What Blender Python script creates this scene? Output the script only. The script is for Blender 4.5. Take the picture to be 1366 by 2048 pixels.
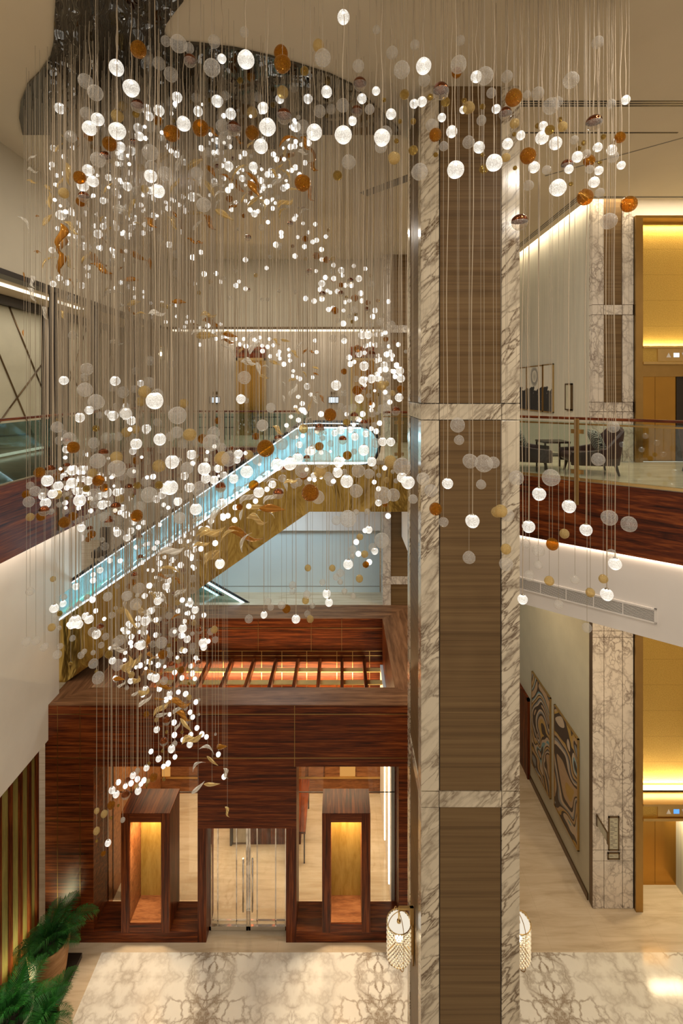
import bpy, bmesh, math, random
from mathutils import Vector, Matrix
random.seed(7)
PI = math.pi
S = bpy.context.scene
COL = S.collection
for o in list(bpy.data.objects):
    bpy.data.objects.remove(o)

# ------------------------------------------------------------------ camera, world, exposure, main lights
F = 968.0                      # focal length in pixels of the 1366 x 2048 frame
CX, CY = 683.0, 780.0          # vanishing point of the depth lines
cam = bpy.data.cameras.new('camera')
cam.sensor_fit = 'HORIZONTAL'
cam.sensor_width = 36.0
cam.lens = 36.0 * F / 1366.0
cam.shift_y = -(1024.0 - CY) / 1366.0
cam.clip_start = 0.05
cam.clip_end = 200
camo = bpy.data.objects.new('camera', cam)
COL.objects.link(camo)
camo.location = (0, 0, 0)
camo.rotation_euler = (PI / 2, 0, 0)
S.camera = camo

S.view_settings.view_transform = 'Standard'
S.view_settings.look = 'None'
S.view_settings.gamma = 1.0
S.view_settings.use_curve_mapping = False
S.view_settings.exposure = 0.0
S.cycles.use_denoising = True
S.cycles.max_bounces = 8
S.cycles.diffuse_bounces = 3
S.cycles.glossy_bounces = 4
S.cycles.transmission_bounces = 4
S.cycles.transparent_max_bounces = 24
S.cycles.sample_clamp_indirect = 4.0
S.cycles.caustics_reflective = False
S.cycles.caustics_refractive = False

w = bpy.data.worlds.new('world')
S.world = w
w.use_nodes = True
w.node_tree.nodes['Background'].inputs[0].default_value = (1.0, 0.86, 0.70, 1)
w.node_tree.nodes['Background'].inputs[1].default_value = 0.62


def area(name, loc, size, power, col=(1, .78, .52), rot=(0, 0, 0), size_y=None, spread=None):
    d = bpy.data.lights.new(name, 'AREA')
    d.energy = power
    d.color = col
    d.size = size
    if size_y:
        d.shape = 'RECTANGLE'
        d.size_y = size_y
    else:
        d.shape = 'DISK'
    if spread:
        d.spread = spread
    o = bpy.data.objects.new(name, d)
    o.location = loc
    o.rotation_euler = rot
    COL.objects.link(o)
    return o


def spot(name, loc, power, angle, col=(1, .78, .52), rot=(0, 0, 0), blend=.6, r=.08):
    d = bpy.data.lights.new(name, 'SPOT')
    d.energy = power
    d.color = col
    d.spot_size = angle
    d.spot_blend = blend
    d.shadow_soft_size = r
    o = bpy.data.objects.new(name, d)
    o.location = loc
    o.rotation_euler = rot
    COL.objects.link(o)
    return o


WARM = (1.0, .78, .52)
NEUT = (1.0, .91, .79)
COOL = (.66, .88, 1.0)
U, H = -1.70, -12.25           # upper floor and ground floor, measured from the eye
HC = 4.40                      # atrium ceiling
# added disc area lights under the atrium ceiling, filling the hall
for i, (x, y, p) in enumerate([(-4.5, 1.5, 200), (0, 1.5, 200), (4.5, 1.5, 200), (-4.8, 4.2, 130), (3.6, 4.0, 130), (4.2, 8.8, 70), (7.6, 6.6, 90), (-2.5, 10.2, 190), (1.4, 10.2, 130), (0.5, 13.5, 80), (-3.5, 13.5, 80)]):
    area('ceiling_fill', (x, y, HC - .03), .35, p * .62, NEUT)
# added area lights under the lobby ceiling, brightening the ground floor
area('lobby_fill', (4.4, 9.6, -4.42), .4, 70, WARM)
area('lobby_fill', (7.2, 8.6, -4.42), .4, 75, WARM)
area('lobby_fill', (4.2, 13.5, -4.42), .4, 75, WARM)
# cool fluorescent light around the escalator well
area('escalator_light', (-2.2, 14.2, -3.3), 3.0, 130, COOL, size_y=1.2)
# coves right of the column
area('cove_light', (5.82, 13.9, 4.80), .14, 120, (1, .88, .66), size_y=5.0)
area('cove_light', (7.8, 11.30, 4.80), 4.0, 120, (1, .88, .66), size_y=.14)
# far gallery and left gallery coves
area('gallery_light', (-1.5, 17.4, 2.3), 8.0, 110, NEUT, size_y=.6)
area('gallery_light', (-7.6, 11.5, 2.1), .25, 70, NEUT, size_y=9)
# warm room inside the wooden portal
area('room_light', (-3.8, 13.1, -8.45), 2.6, 130, (1, .74, .45), size_y=2.2)
area('room_light', (-0.2, 13.1, -8.45), 2.0, 130, (1, .74, .45), size_y=2.2)
area('shelf_light', (-2.1, 14.2, -9.0), 5.5, 230, (1, .70, .36), (PI * .95, 0, 0), size_y=.15)
# light strips inside the escalator sides
ang = math.atan(.69)
for yy, rx in ((11.75, -PI / 2 * .9), (12.95, PI / 2 * .9)):
    d_ = area('escalator_strip', (-3.9, yy + .6 * (1 if yy < 12 else -1), -3.35), 7.2, 42, COOL, size_y=.2)
    d_.rotation_euler = (Matrix.Rotation(-ang, 3, 'Y') @ Matrix.Rotation(rx, 3, 'X')).to_euler()
    area('escalator_strip', (.1, yy + .6 * (1 if yy < 12 else -1), -1.2), 1.6, 13, COOL, (rx, 0, 0), size_y=.2)
# glow strips under the wooden balcony bands
area('band_glow', (-6.30, 8.0, -3.10), .1, 34, (1, .84, .70), size_y=8)
area('band_glow', (5.05, 8.85, -2.97), 4.2, 22, (1, .80, .60), size_y=.1, rot=(0, 0, math.atan2(-1.689, 2.11)))


# ------------------------------------------------------------------ helpers
def P(x, y, Y):
    """world point at depth Y seen at pixel x, y"""
    return Vector(((x - CX) / F * Y, Y, (CY - y) / F * Y))


def tag(o, label=None, cat=None, group=None, kind=None):
    if label: o['label'] = label
    if cat: o['category'] = cat
    if group: o['group'] = group
    if kind: o['kind'] = kind
    return o


def empty(name, loc, label, cat, group=None, rz=0):
    o = bpy.data.objects.new(name, None)
    o.empty_display_size = .1
    COL.objects.link(o)
    o.location = loc
    o.rotation_euler = (0, 0, rz)
    return tag(o, label, cat, group)


class MB:
    """collects shapes into ONE mesh"""
    def __init__(s):
        s.bm = bmesh.new()

    def box(s, x0, x1, y0, y1, z0, z1, mat=0):
        v = [s.bm.verts.new((x, y, z)) for x in (x0, x1) for y in (y0, y1) for z in (z0, z1)]
        for f in ((0, 1, 3, 2), (4, 6, 7, 5), (0, 4, 5, 1), (2, 3, 7, 6), (0, 2, 6, 4), (1, 5, 7, 3)):
            fc = s.bm.faces.new([v[i] for i in f])
            fc.material_index = mat
        return s

    def prism(s, poly, z0, z1, axis='z', mat=0):
        def mk(a, b, c):
            return {'z': (a, b, c), 'y': (a, c, b), 'x': (c, a, b)}[axis]
        lo = [s.bm.verts.new(mk(a, b, z0)) for a, b in poly]
        hi = [s.bm.verts.new(mk(a, b, z1)) for a, b in poly]
        n = len(poly)
        fs = [s.bm.faces.new(lo[::-1]), s.bm.faces.new(hi)]
        for i in range(n):
            fs.append(s.bm.faces.new((lo[i], lo[(i + 1) % n], hi[(i + 1) % n], hi[i])))
        for f in fs: f.material_index = mat
        return s

    def tube(s, pts, r, seg=8, cap=True, smooth=True):
        pts = [Vector(p) for p in pts]
        rs = r if isinstance(r, (list, tuple)) else [r] * len(pts)
        rings = []
        for i, p in enumerate(pts):
            d = (pts[min(i + 1, len(pts) - 1)] - pts[max(i - 1, 0)]).normalized()
            a = d.orthogonal().normalized() if i == 0 else (pa - d * pa.dot(d)).normalized()
            pa = a
            b = d.cross(a)
            rings.append([s.bm.verts.new(p + (a * math.cos(t) + b * math.sin(t)) * rs[i]) for t in [2 * PI * k / seg for k in range(seg)]])
        for i in range(len(rings) - 1):
            for k in range(seg):
                f = s.bm.faces.new((rings[i][k], rings[i][(k + 1) % seg], rings[i + 1][(k + 1) % seg], rings[i + 1][k]))
                f.smooth = smooth
        if cap:
            s.bm.faces.new(rings[0][::-1])
            s.bm.faces.new(rings[-1])
        return s

    def lathe(s, prof, c=(0, 0, 0), seg=32, smooth=True):
        rings = []
        for r, z in prof:
            rings.append([s.bm.verts.new((c[0] + r * math.cos(2 * PI * k / seg), c[1] + r * math.sin(2 * PI * k / seg), c[2] + z)) for k in range(seg)])
        for i in range(len(rings) - 1):
            for k in range(seg):
                f = s.bm.faces.new((rings[i][k], rings[i][(k + 1) % seg], rings[i + 1][(k + 1) % seg], rings[i + 1][k]))
                f.smooth = smooth
        return s

    def sphere(s, c, r, u=16, v=10, sc=(1, 1, 1), smooth=True, mat=0):
        def at(i, j):
            a, b = PI * i / v, 2 * PI * j / u
            return s.bm.verts.new((c[0] + r * sc[0] * math.sin(a) * math.cos(b), c[1] + r * sc[1] * math.sin(a) * math.sin(b), c[2] + r * sc[2] * math.cos(a)))
        top, bot = at(0, 0), at(v, 0)
        rows = [[at(i, j) for j in range(u)] for i in range(1, v)]
        fs = []
        for j in range(u):
            k = (j + 1) % u
            fs.append(s.bm.faces.new((top, rows[0][j], rows[0][k])))
            fs.append(s.bm.faces.new((bot, rows[-1][k], rows[-1][j])))
            for i in range(v - 2):
                fs.append(s.bm.faces.new((rows[i][j], rows[i + 1][j], rows[i + 1][k], rows[i][k])))
        for f in fs:
            f.smooth = smooth
            f.material_index = mat
        return s

    def face(s, pts, smooth=False):
        f = s.bm.faces.new([s.bm.verts.new(p) for p in pts])
        f.smooth = smooth
        return s

    def data(s, name, mats):
        me = bpy.data.meshes.new(name)
        bmesh.ops.recalc_face_normals(s.bm, faces=s.bm.faces)
        s.bm.to_mesh(me)
        s.bm.free()
        for m in (mats if isinstance(mats, (list, tuple)) else [mats]):
            me.materials.append(m)
        return me

    def build(s, name, mats, parent=None, bevel=0, loc=None, subsurf=0):
        o = bpy.data.objects.new(name, s.data(name, mats))
        COL.objects.link(o)
        if loc: o.location = loc
        if parent: o.parent = parent
        if bevel:
            m = o.modifiers.new('bevel', 'BEVEL')
            m.width = bevel
            m.segments = 2
            m.limit_method = 'ANGLE'
        if subsurf:
            m = o.modifiers.new('sub', 'SUBSURF')
            m.levels = m.render_levels = subsurf
        return o


def struct(name, mb, mat, bevel=0):
    return tag(mb.build(name, mat, bevel=bevel), kind='structure')


def Box(*a):
    return MB().box(*a)


# ------------------------------------------------------------------ materials
class Mat:
    def __init__(s, name):
        s.m = bpy.data.materials.new(name)
        s.m.use_nodes = True
        s.t = s.m.node_tree
        s.n = s.t.nodes
        s.b = s.n['Principled BSDF']
        s.out = s.n['Material Output']
        s.tc = s.n.new('ShaderNodeTexCoord')

    def add(s, typ, **kw):
        nd = s.n.new(typ)
        for k, v in kw.items():
            setattr(nd, k, v)
        return nd

    def link(s, a, b):
        s.t.links.new(a, b)

    def map(s, scale, rot=(0, 0, 0), src=None):
        mp = s.add('ShaderNodeMapping')
        mp.inputs['Scale'].default_value = scale
        mp.inputs['Rotation'].default_value = rot
        s.link(src or s.tc.outputs['Object'], mp.inputs['Vector'])
        return mp.outputs[0]

    def noise(s, vec, scale=1, detail=4, rough=.55, dist=0):
        nz = s.add('ShaderNodeTexNoise')
        s.link(vec, nz.inputs['Vector'])
        nz.inputs['Scale'].default_value = scale
        nz.inputs['Detail'].default_value = detail
        nz.inputs['Roughness'].default_value = rough
        nz.inputs['Distortion'].default_value = dist
        return nz

    def ramp(s, fac, stops, interp='LINEAR'):
        r = s.add('ShaderNodeValToRGB')
        r.color_ramp.interpolation = interp
        el = r.color_ramp.elements
        while len(el) < len(stops): el.new(.5)
        for e, (p, c) in zip(el, stops):
            e.position = p
            e.color = (c[0], c[1], c[2], 1) if not isinstance(c, (int, float)) else (c, c, c, 1)
        s.link(fac, r.inputs[0])
        return r.outputs[0]

    def mix(s, fac, a, b, mode='MIX'):
        m = s.add('ShaderNodeMixRGB', blend_type=mode)
        for i, v in enumerate((fac, a, b)):
            if hasattr(v, 'links'): s.link(v, m.inputs[i])
            elif isinstance(v, (int, float)): m.inputs[i].default_value = v if i == 0 else (v, v, v, 1)
            else: m.inputs[i].default_value = (*v, 1)
        return m.outputs[0]

    def math(s, op, a, b=0.0, c=None):
        m = s.add('ShaderNodeMath', operation=op)
        for i, v in enumerate((a, b) if c is None else (a, b, c)):
            if hasattr(v, 'links'): s.link(v, m.inputs[i])
            else: m.inputs[i].default_value = v
        return m.outputs[0]

    def sep(s, vec=None):
        x = s.add('ShaderNodeSeparateXYZ')
        s.link(vec or s.tc.outputs['Object'], x.inputs[0])
        return x.outputs

    def bump(s, h, strength=.2, dist=.02):
        b = s.add('ShaderNodeBump')
        b.inputs['Strength'].default_value = strength
        b.inputs['Distance'].default_value = dist
        s.link(h, b.inputs['Height'])
        s.link(b.outputs[0], s.b.inputs['Normal'])
        return b

    def col(s, c):
        if hasattr(c, 'links'): s.link(c, s.b.inputs['Base Color'])
        else: s.b.inputs['Base Color'].default_value = (*c, 1)
        return s

    def set(s, rough=None, metal=None, spec=None, coat=None):
        if rough is not None: s.b.inputs['Roughness'].default_value = rough
        if metal is not None: s.b.inputs['Metallic'].default_value = metal
        if spec is not None: s.b.inputs['Specular IOR Level'].default_value = spec
        if coat is not None: s.b.inputs['Coat Weight'].default_value = coat
        return s


def plain(name, c, rough=.5, metal=0, var=.06, scale=3, bump=0):
    m = Mat(name)
    nz = m.noise(m.tc.outputs['Object'], scale, 3)
    lo = tuple(max(0, v * (1 - var)) for v in c)
    hi = tuple(v * (1 + var) for v in c)
    m.col(m.ramp(nz.outputs[0], [(.3, lo), (.7, hi)]))
    m.set(rough, metal)
    if bump:
        m.bump(m.noise(m.tc.outputs['Object'], 60, 4).outputs[0], bump, .01)
    return m.m


def wood(name, scale, dark, mid, light, rough=.36, coat=0):
    m = Mat(name)
    v = m.map(scale)
    a = m.noise(v, 1.0, 5, .6, .6)
    b = m.noise(m.map(tuple(k * 5 for k in scale)), 1.0, 3, .5)
    f = m.math('ADD', m.math('MULTIPLY', a.outputs[0], .75), m.math('MULTIPLY', b.outputs[0], .25))
    m.col(m.ramp(f, [(.36, dark), (.5, mid), (.66, light)]))
    m.set(rough, coat=coat, spec=.22)
    m.b.inputs['Coat Roughness'].default_value = .2
    return m.m


def emit(name, c, s):
    m = Mat(name)
    m.n.remove(m.b)
    e = m.add('ShaderNodeEmission')
    e.inputs[0].default_value = (*c, 1)
    e.inputs[1].default_value = s
    m.link(e.outputs[0], m.out.inputs[0])
    return m.m


def glass(name, tint, refl=.12, rough=.02):
    m = Mat(name)
    m.n.remove(m.b)
    tr = m.add('ShaderNodeBsdfTransparent')
    tr.inputs[0].default_value = (*tint, 1)
    gl = m.add('ShaderNodeBsdfGlossy')
    gl.inputs['Roughness'].default_value = rough
    lw = m.add('ShaderNodeLayerWeight')
    lw.inputs[0].default_value = .25
    mx = m.add('ShaderNodeMixShader')
    m.link(m.math('ADD', m.math('MULTIPLY', lw.outputs['Fresnel'], .8), refl * .3), mx.inputs[0])
    m.link(tr.outputs[0], mx.inputs[1])
    m.link(gl.outputs[0], mx.inputs[2])
    m.link(mx.outputs[0], m.out.inputs[0])
    return m.m


def marble_mat(name, base, vein, cell=.9, mirror=None, rough=.16, stretch=(1, 1, 1), rot=(0, 0, 0), amount=1.0, fine=1.0, lo=.42, hi=.62):
    m = Mat(name)
    src = None
    if mirror:
        x = m.sep()
        c = m.add('ShaderNodeCombineXYZ')
        m.link(m.math('PINGPONG', m.math('ADD', x[0], mirror[1]), mirror[0]), c.inputs[0])
        m.link(m.math('PINGPONG', m.math('ADD', x[1], mirror[3]), mirror[2]) if len(mirror) > 2 else x[1], c.inputs[1])
        m.link(x[2], c.inputs[2])
        src = c.outputs[0]
    v = m.map(stretch, (0, 0, 0), m.map((1, 1, 1), rot, src))
    warp = m.noise(v, 1.3, 5, .6)
    vw = m.add('ShaderNodeVectorMath', operation='MULTIPLY_ADD')
    m.link(warp.outputs['Color'], vw.inputs[0])
    vw.inputs[1].default_value = (.9, .9, .9)
    m.link(v, vw.inputs[2])
    vo = m.add('ShaderNodeTexVoronoi', feature='DISTANCE_TO_EDGE')
    vo.inputs['Scale'].default_value = cell
    m.link(vw.outputs[0], vo.inputs['Vector'])
    v2 = m.add('ShaderNodeTexVoronoi', feature='DISTANCE_TO_EDGE')
    v2.inputs['Scale'].default_value = cell * 3.3
    m.link(vw.outputs[0], v2.inputs['Vector'])
    msk = m.ramp(m.noise(v, cell * .9, 3).outputs[0], [(lo, 0), (hi, 1)])
    e1 = m.ramp(vo.outputs[0], [(0, 1), (.025, .55), (.085, 0)])
    e2 = m.math('MULTIPLY', m.ramp(v2.outputs[0], [(0, 1), (.04, .6), (.13, 0)]), msk)
    f = m.math('MULTIPLY', m.math('MAXIMUM', m.math('MULTIPLY', e1, m.math('ADD', m.math('MULTIPLY', msk, .6), .35)), m.math('MULTIPLY', e2, fine)), amount)
    cloud = m.ramp(m.noise(v, 1.1, 4).outputs[0], [(.3, tuple(k * .9 for k in base)), (.7, base)])
    m.col(m.mix(f, cloud, vein))
    m.set(rough)
    return m.m


M = {}
M['marble_floor'] = marble_mat('marble_floor', (.88, .85, .76), (.27, .20, .13), .95, (1.75, .97, 1.75, .4), .13, lo=.36, hi=.6, amount=.95)
M['marble'] = marble_mat('marble_slab', (.72, .62, .46), (.13, .075, .035), 1.2, None, .16, (.55, 1.2, 2.3), (.5, .75, .3), 1.0, 1.0, .36, .58)
M['marble_pillar'] = marble_mat('marble_pillar', (.74, .66, .56), (.15, .10, .075), 1.9, None, .16, (1, 1, .8), (.2, .3, 0), .85, .9, .34, .6)
# long-grain rosewood
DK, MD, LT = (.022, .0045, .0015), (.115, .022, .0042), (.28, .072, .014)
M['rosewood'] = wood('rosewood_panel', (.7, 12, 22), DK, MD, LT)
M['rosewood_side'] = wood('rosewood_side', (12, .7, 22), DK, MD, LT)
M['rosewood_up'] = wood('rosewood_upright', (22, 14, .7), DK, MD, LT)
M['rosewood_lit_top'] = wood('rosewood_lit_top', (.7, 8, 12), (.10, .042, .017), (.20, .09, .04), (.31, .15, .07), .42)  # both rim woods: light reflected off the top is put into the colour
M['rosewood_lit_top_side'] = wood('rosewood_lit_top_side', (8, .7, 12), (.10, .042, .017), (.20, .09, .04), (.31, .15, .07), .42)
M['oak'] = wood('warm_wood', (2, 12, 12), (.14, .05, .018), (.26, .10, .035), (.38, .16, .06), .35)
M['taupe'] = wood('taupe_reed_panel', (.15, .15, 16), (.115, .066, .026), (.165, .098, .040), (.205, .128, .055), .45, 0)
M['taupe_light'] = wood('taupe_reed_wall', (14, 14, .2), (.30, .25, .19), (.40, .34, .265), (.5, .43, .34), .5, 0)
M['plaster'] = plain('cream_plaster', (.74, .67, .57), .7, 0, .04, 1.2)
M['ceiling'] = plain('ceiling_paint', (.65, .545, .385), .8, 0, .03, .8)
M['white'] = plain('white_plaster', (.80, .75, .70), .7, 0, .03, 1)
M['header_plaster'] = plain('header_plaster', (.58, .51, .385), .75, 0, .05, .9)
M['sage'] = plain('sage_wallpaper', (.51, .475, .345), .6, 0, .05, 2)
M['silk'] = wood('silk_wallpaper', (10, 10, .3), (.5, .47, .385), (.56, .525, .43), (.62, .58, .475), .55, 0)
M['cool_wall'] = plain('pale_blue_wall', (.62, .69, .68), .6, 0, .03, 1)
M['dark'] = plain('dark_bronze', (.035, .026, .02), .35, .3)
M['bronze'] = plain('bronze', (.16, .105, .055), .32, .8)
M['black'] = plain('black_rubber', (.012, .012, .013), .4)
M['steel'] = plain('polished_steel', (.7, .68, .64), .12, 1)
M['brass'] = plain('satin_brass', (.62, .42, .17), .28, 1)
M['strap_brass'] = plain('strap_brass', (.80, .56, .20), .5, .5)
M['brass_dark'] = plain('aged_brass', (.42, .26, .09), .3, 1)
M['grille'] = plain('grille_grey', (.20, .175, .145), .5)
M['chrome'] = plain('chrome', (.82, .8, .76), .06, 1)


def gold_swirl():
    m = Mat('brushed_gold')
    v = m.map((1.1, 1, .5))
    a = m.noise(v, 1.5, 3, .5, 1.8)
    b = m.noise(m.map((1.0, 1, .4), (0, .5, 0)), 1.2, 2, .5, 3.0)
    m.col(m.ramp(a.outputs[0], [(.3, (.34, .21, .05)), (.7, (.52, .34, .09))]))
    m.set(.3, 1)
    m.bump(m.math('ADD', b.outputs[0], m.math('MULTIPLY', a.outputs[0], 2)), .35, .10)
    return m.m


def gold_leaf():
    m = Mat('gold_leaf')
    v = m.noise(m.tc.outputs['Object'], 45, 3, .7)
    x = m.sep()
    seam = m.math('LESS_THAN', m.math('MODULO', m.math('ADD', x[2], 40), .62), .012)
    c = m.ramp(v.outputs[0], [(.3, (.52, .33, .075)), (.7, (.72, .48, .13))])
    m.col(m.mix(m.math('MULTIPLY', seam, .35), c, (.3, .18, .04)))
    m.set(.38, .92)
    m.bump(v.outputs[0], .45, .012)
    return m.m


M['gold'] = gold_swirl()
M['gold_leaf'] = gold_leaf()
M['gold_door'] = plain('gold_door', (.50, .27, .06), .22, 1, .08, 1)
M['glass'] = glass('clear_glass', (.86, .93, .90))
M['glass_green'] = glass('green_glass', (.74, .88, .86), .16)
def cyan_glass():
    m = Mat('cyan_balustrade_glass')
    m.n.remove(m.b)
    tr = m.add('ShaderNodeBsdfTransparent')
    tr.inputs[0].default_value = (.74, .92, .95, 1)
    tl = m.add('ShaderNodeBsdfTranslucent')
    tl.inputs[0].default_value = (.66, .92, .97, 1)
    gl = m.add('ShaderNodeBsdfGlossy')
    gl.inputs['Roughness'].default_value = .05
    a = m.add('ShaderNodeMixShader')
    a.inputs[0].default_value = .30
    m.link(tr.outputs[0], a.inputs[1])
    m.link(tl.outputs[0], a.inputs[2])
    b = m.add('ShaderNodeMixShader')
    b.inputs[0].default_value = .06
    m.link(a.outputs[0], b.inputs[1])
    m.link(gl.outputs[0], b.inputs[2])
    m.link(b.outputs[0], m.out.inputs[0])
    return m.m


M['glass_cyan'] = cyan_glass()
M['glass_pure'] = glass('window_glass', (.96, .97, .95), .05)


def travertine():
    m = Mat('beige_travertine')
    v = m.map((.8, 6, 6))
    a = m.noise(v, 1, 4, .6, .6)
    x = m.sep()
    j = m.math('MAXIMUM', m.math('LESS_THAN', m.math('MODULO', m.math('ADD', x[0], 30.2), 1.2), .006),
               m.math('LESS_THAN', m.math('MODULO', m.math('ADD', x[1], 30.3), .8), .006))
    c = m.ramp(a.outputs[0], [(.3, (.50, .385, .25)), (.5, (.62, .50, .345)), (.7, (.69, .575, .42))])
    m.col(m.mix(m.math('MULTIPLY', j, .4), c, (.4, .3, .19)))
    m.set(.14)
    return m.m


M['travertine'] = travertine()


def mirror():
    m = Mat('rippled_mirror')
    m.col((.15, .145, .135)).set(.02, 1)
    m.bump(m.noise(m.tc.outputs['Object'], 1.6, 2, .4, .6).outputs[0], .25, .10)
    return m.m


M['mirror'] = mirror()
M['led'] = emit('warm_led', (1, .86, .62), 6)
M['led_soft'] = emit('soft_led', (1, .85, .62), 2.5)
M['led_cool'] = emit('cool_led', (.72, .90, 1), 3.0)
M['led_green'] = emit('green_led', (.1, .9, .45), 1.2)
M['screen'] = emit('screen', (.75, .9, 1), 1.5)
M['blue_screen'] = emit('blue_screen', (.12, .35, 1), 1.4)
# ------------------------------------------------------------------ the setting
G = -12.25
MZ = -7.0                      # mezzanine floor
D = 10.73                      # plane of the portal front
struct('floor', Box(-12, 9.6, -3, 23, G - .3, G), M['travertine'])
struct('floor_marble', Box(-5.22, 9.55, -2.9, 10.54, G, G + .004), M['marble_floor'])
struct('floor_mezzanine', MB().prism([(-12, 11.5), (-6.6, 11.5), (-6.6, 15.72), (2.35, 15.72), (2.35, 23), (-12, 23)], MZ - .25, MZ), M['travertine'])
edge = [(-.9, 11.66), (1.86, 11.66), (3.61, 9.795), (5.72, 8.106), (9.55, 5.04)]
struct('floor_upper', MB().prism(edge + [(9.55, 11.43), (5.93, 11.43), (5.93, 19), (-12, 19), (-12, -3), (-6.11, -3), (-6.11, 14.5), (-.9, 14.5)], U - .3, U), M['travertine'])
# ceiling with the cove gap at the right
struct('ceiling', MB().prism([(-6.3, -3), (9.6, -3), (9.6, 11.15), (5.7, 11.15), (5.7, 16.3), (-6.3, 16.3)], HC, HC + .12), M['ceiling'])
struct('ceiling_cove', Box(-12, 9.9, -3, 20, 4.86, 5.0), M['ceiling'])
struct('ceiling_gallery', MB().prism([(-12, -3), (-6.25, -3), (-6.25, 16.4), (5.9, 16.4), (5.9, 19), (-12, 19)], 2.36, 2.46), M['ceiling'])
struct('ceiling_lobby', MB().prism([(1.9, 11.8), (3.70, 9.97), (5.80, 8.28), (9.55, 5.24), (9.55, 11.43), (5.93, 11.43), (5.93, 19), (2.4, 19)], -4.37, -4.2), M['ceiling'])
struct('ceiling_right_hall', Box(2.4, 5.93, 16.3, 19, 4.4, 4.52), M['ceiling'])
# walls
struct('wall_left', MB().prism([(-3, -7.76), (11.14, -7.76), (11.14, -4.75), (12.1, -4.75), (12.1, -3.09), (-3, -3.09)], -6.85, -6.5, 'x'), M['plaster'])
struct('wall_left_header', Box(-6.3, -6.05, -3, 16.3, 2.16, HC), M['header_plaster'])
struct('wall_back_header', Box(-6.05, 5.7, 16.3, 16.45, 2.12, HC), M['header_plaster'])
struct('wall_gallery', Box(-12, 5.9, 18.2, 18.4, U, 2.36), M['taupe_light'])
struct('wall_mezzanine', Box(-12, 2.3, 22.6, 22.8, MZ, U - .3), M['cool_wall'])
struct('wall_teal', Box(-6.0, 1.32, 16.75, 16.9, MZ, -4.78), M['cool_wall'])
struct('trim_19', Box(-6.0, 1.32, 16.742, 16.75, -6.80, -6.785), M['grille'])
struct('wall_teal_fascia', Box(-6.0, 1.32, 16.45, 16.9, -4.78, U - .3), M['white'])
struct('wall_side_fascia', Box(1.95, 2.3, 11.9, 16.4, -4.75, U - .3), M['white'])
struct('wall_corridor_upper', Box(5.93, 6.15, 11.6, 19, U, 4.86), M['silk'])
struct('wall_corridor_lower', Box(5.93, 6.15, 11.6, 19, G, -4.37), M['sage'])
struct('wall_corridor_end', Box(2.4, 5.93, 18.8, 19, U, 4.4), M['silk'])
struct('wall_corridor_end.001', Box(2.4, 5.93, 18.8, 19, G, -4.37), M['sage'])
struct('wall_right', Box(9.6, 9.9, -3, 12.5, G, 4.86), M['plaster'])
struct('wall_elevator', MB().box(6.16, 9.6, 12.2, 12.4, G, -4.37).box(6.16, 9.6, 12.2, 12.4, U, 4.86), M['plaster'])
struct('wall_left_lower', Box(-7.0, -6.78, -3, 10.73, G, -7.76), M['rosewood_side'])
struct('baseboard_corridor', Box(5.90, 5.93, 11.62, 15.3, G, G + .16), M['bronze'])
# wood bands round the upper floor
struct('trim_1', Box(-6.12, -6.05, -3, 14.5, -3.08, U - .02), M['rosewood_side'])
struct('trim_2', Box(-6.05, -.95, 14.43, 14.5, -2.95, U - .02), M['rosewood'])


def diag_slab(name, pts, th, z0, z1, mat, n=(.625, .78)):
    a = [(x, y) for x, y in pts]
    b = [(x + n[0] * th, y + n[1] * th) for x, y in pts][::-1]
    return struct(name, MB().prism(a + b, z0, z1), mat)


diag = [(1.93, 11.16), (3.61, 9.795), (5.72, 8.106), (9.5, 5.08)]
M['rosewood_diag'] = wood('rosewood_diag', (1.0, 1.0, 12), DK, MD, LT)
diag_slab('trim_3', [(x - .006, y - .006) for x, y in diag], .06, -2.94, U - .02, M['rosewood_diag'])
diag_slab('wall_fascia', [(x + .10, y + .125) for x, y in diag], .12, -4.38, -2.0, M['white'])
# ceiling slots and lines
for i, b in enumerate([(2.7, 9.4, 7.36, 7.385), (2.7, 9.4, 7.42, 7.445), (2.7, 9.4, 7.48, 7.505), (2.6, 5.75, 8.26, 8.29),
                       (5.40, 9.4, 11.0, 11.02), (5.40, 9.4, 11.05, 11.07), (5.36, 5.385, 10.9, 16), (5.42, 5.445, 10.9, 16), (5.48, 5.505, 10.9, 16)]):
    struct('trim_%d' % (i + 4), Box(*b, HC - .006, HC + .002), M['dark'])
struct('trim_13', MB().prism([(4.17, 9.93), (5.95, 8.43), (5.97, 8.45), (4.19, 9.95)], HC - .006, HC + .002), M['grille'])
struct('trim_14', Box(-6.30, -6.02, -3, 16.3, 2.06, 2.16), M['dark'])
struct('trim_15', Box(-6.02, 5.7, 16.27, 16.47, 2.06, 2.12), M['bronze'])
struct('trim_16', MB().box(-8.45, -8.35, 8.0, 17.5, 2.12, 2.34), M['dark'])
tag(MB().prism([(1.35, 9.88), (.40, 10.78), (.58, 10.97), (1.53, 10.07)], HC - .012, HC + .004).build('ceiling_grille', M['grille']), 'long grey air grille set slantwise in the ceiling left of the column', 'air grille')

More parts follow.
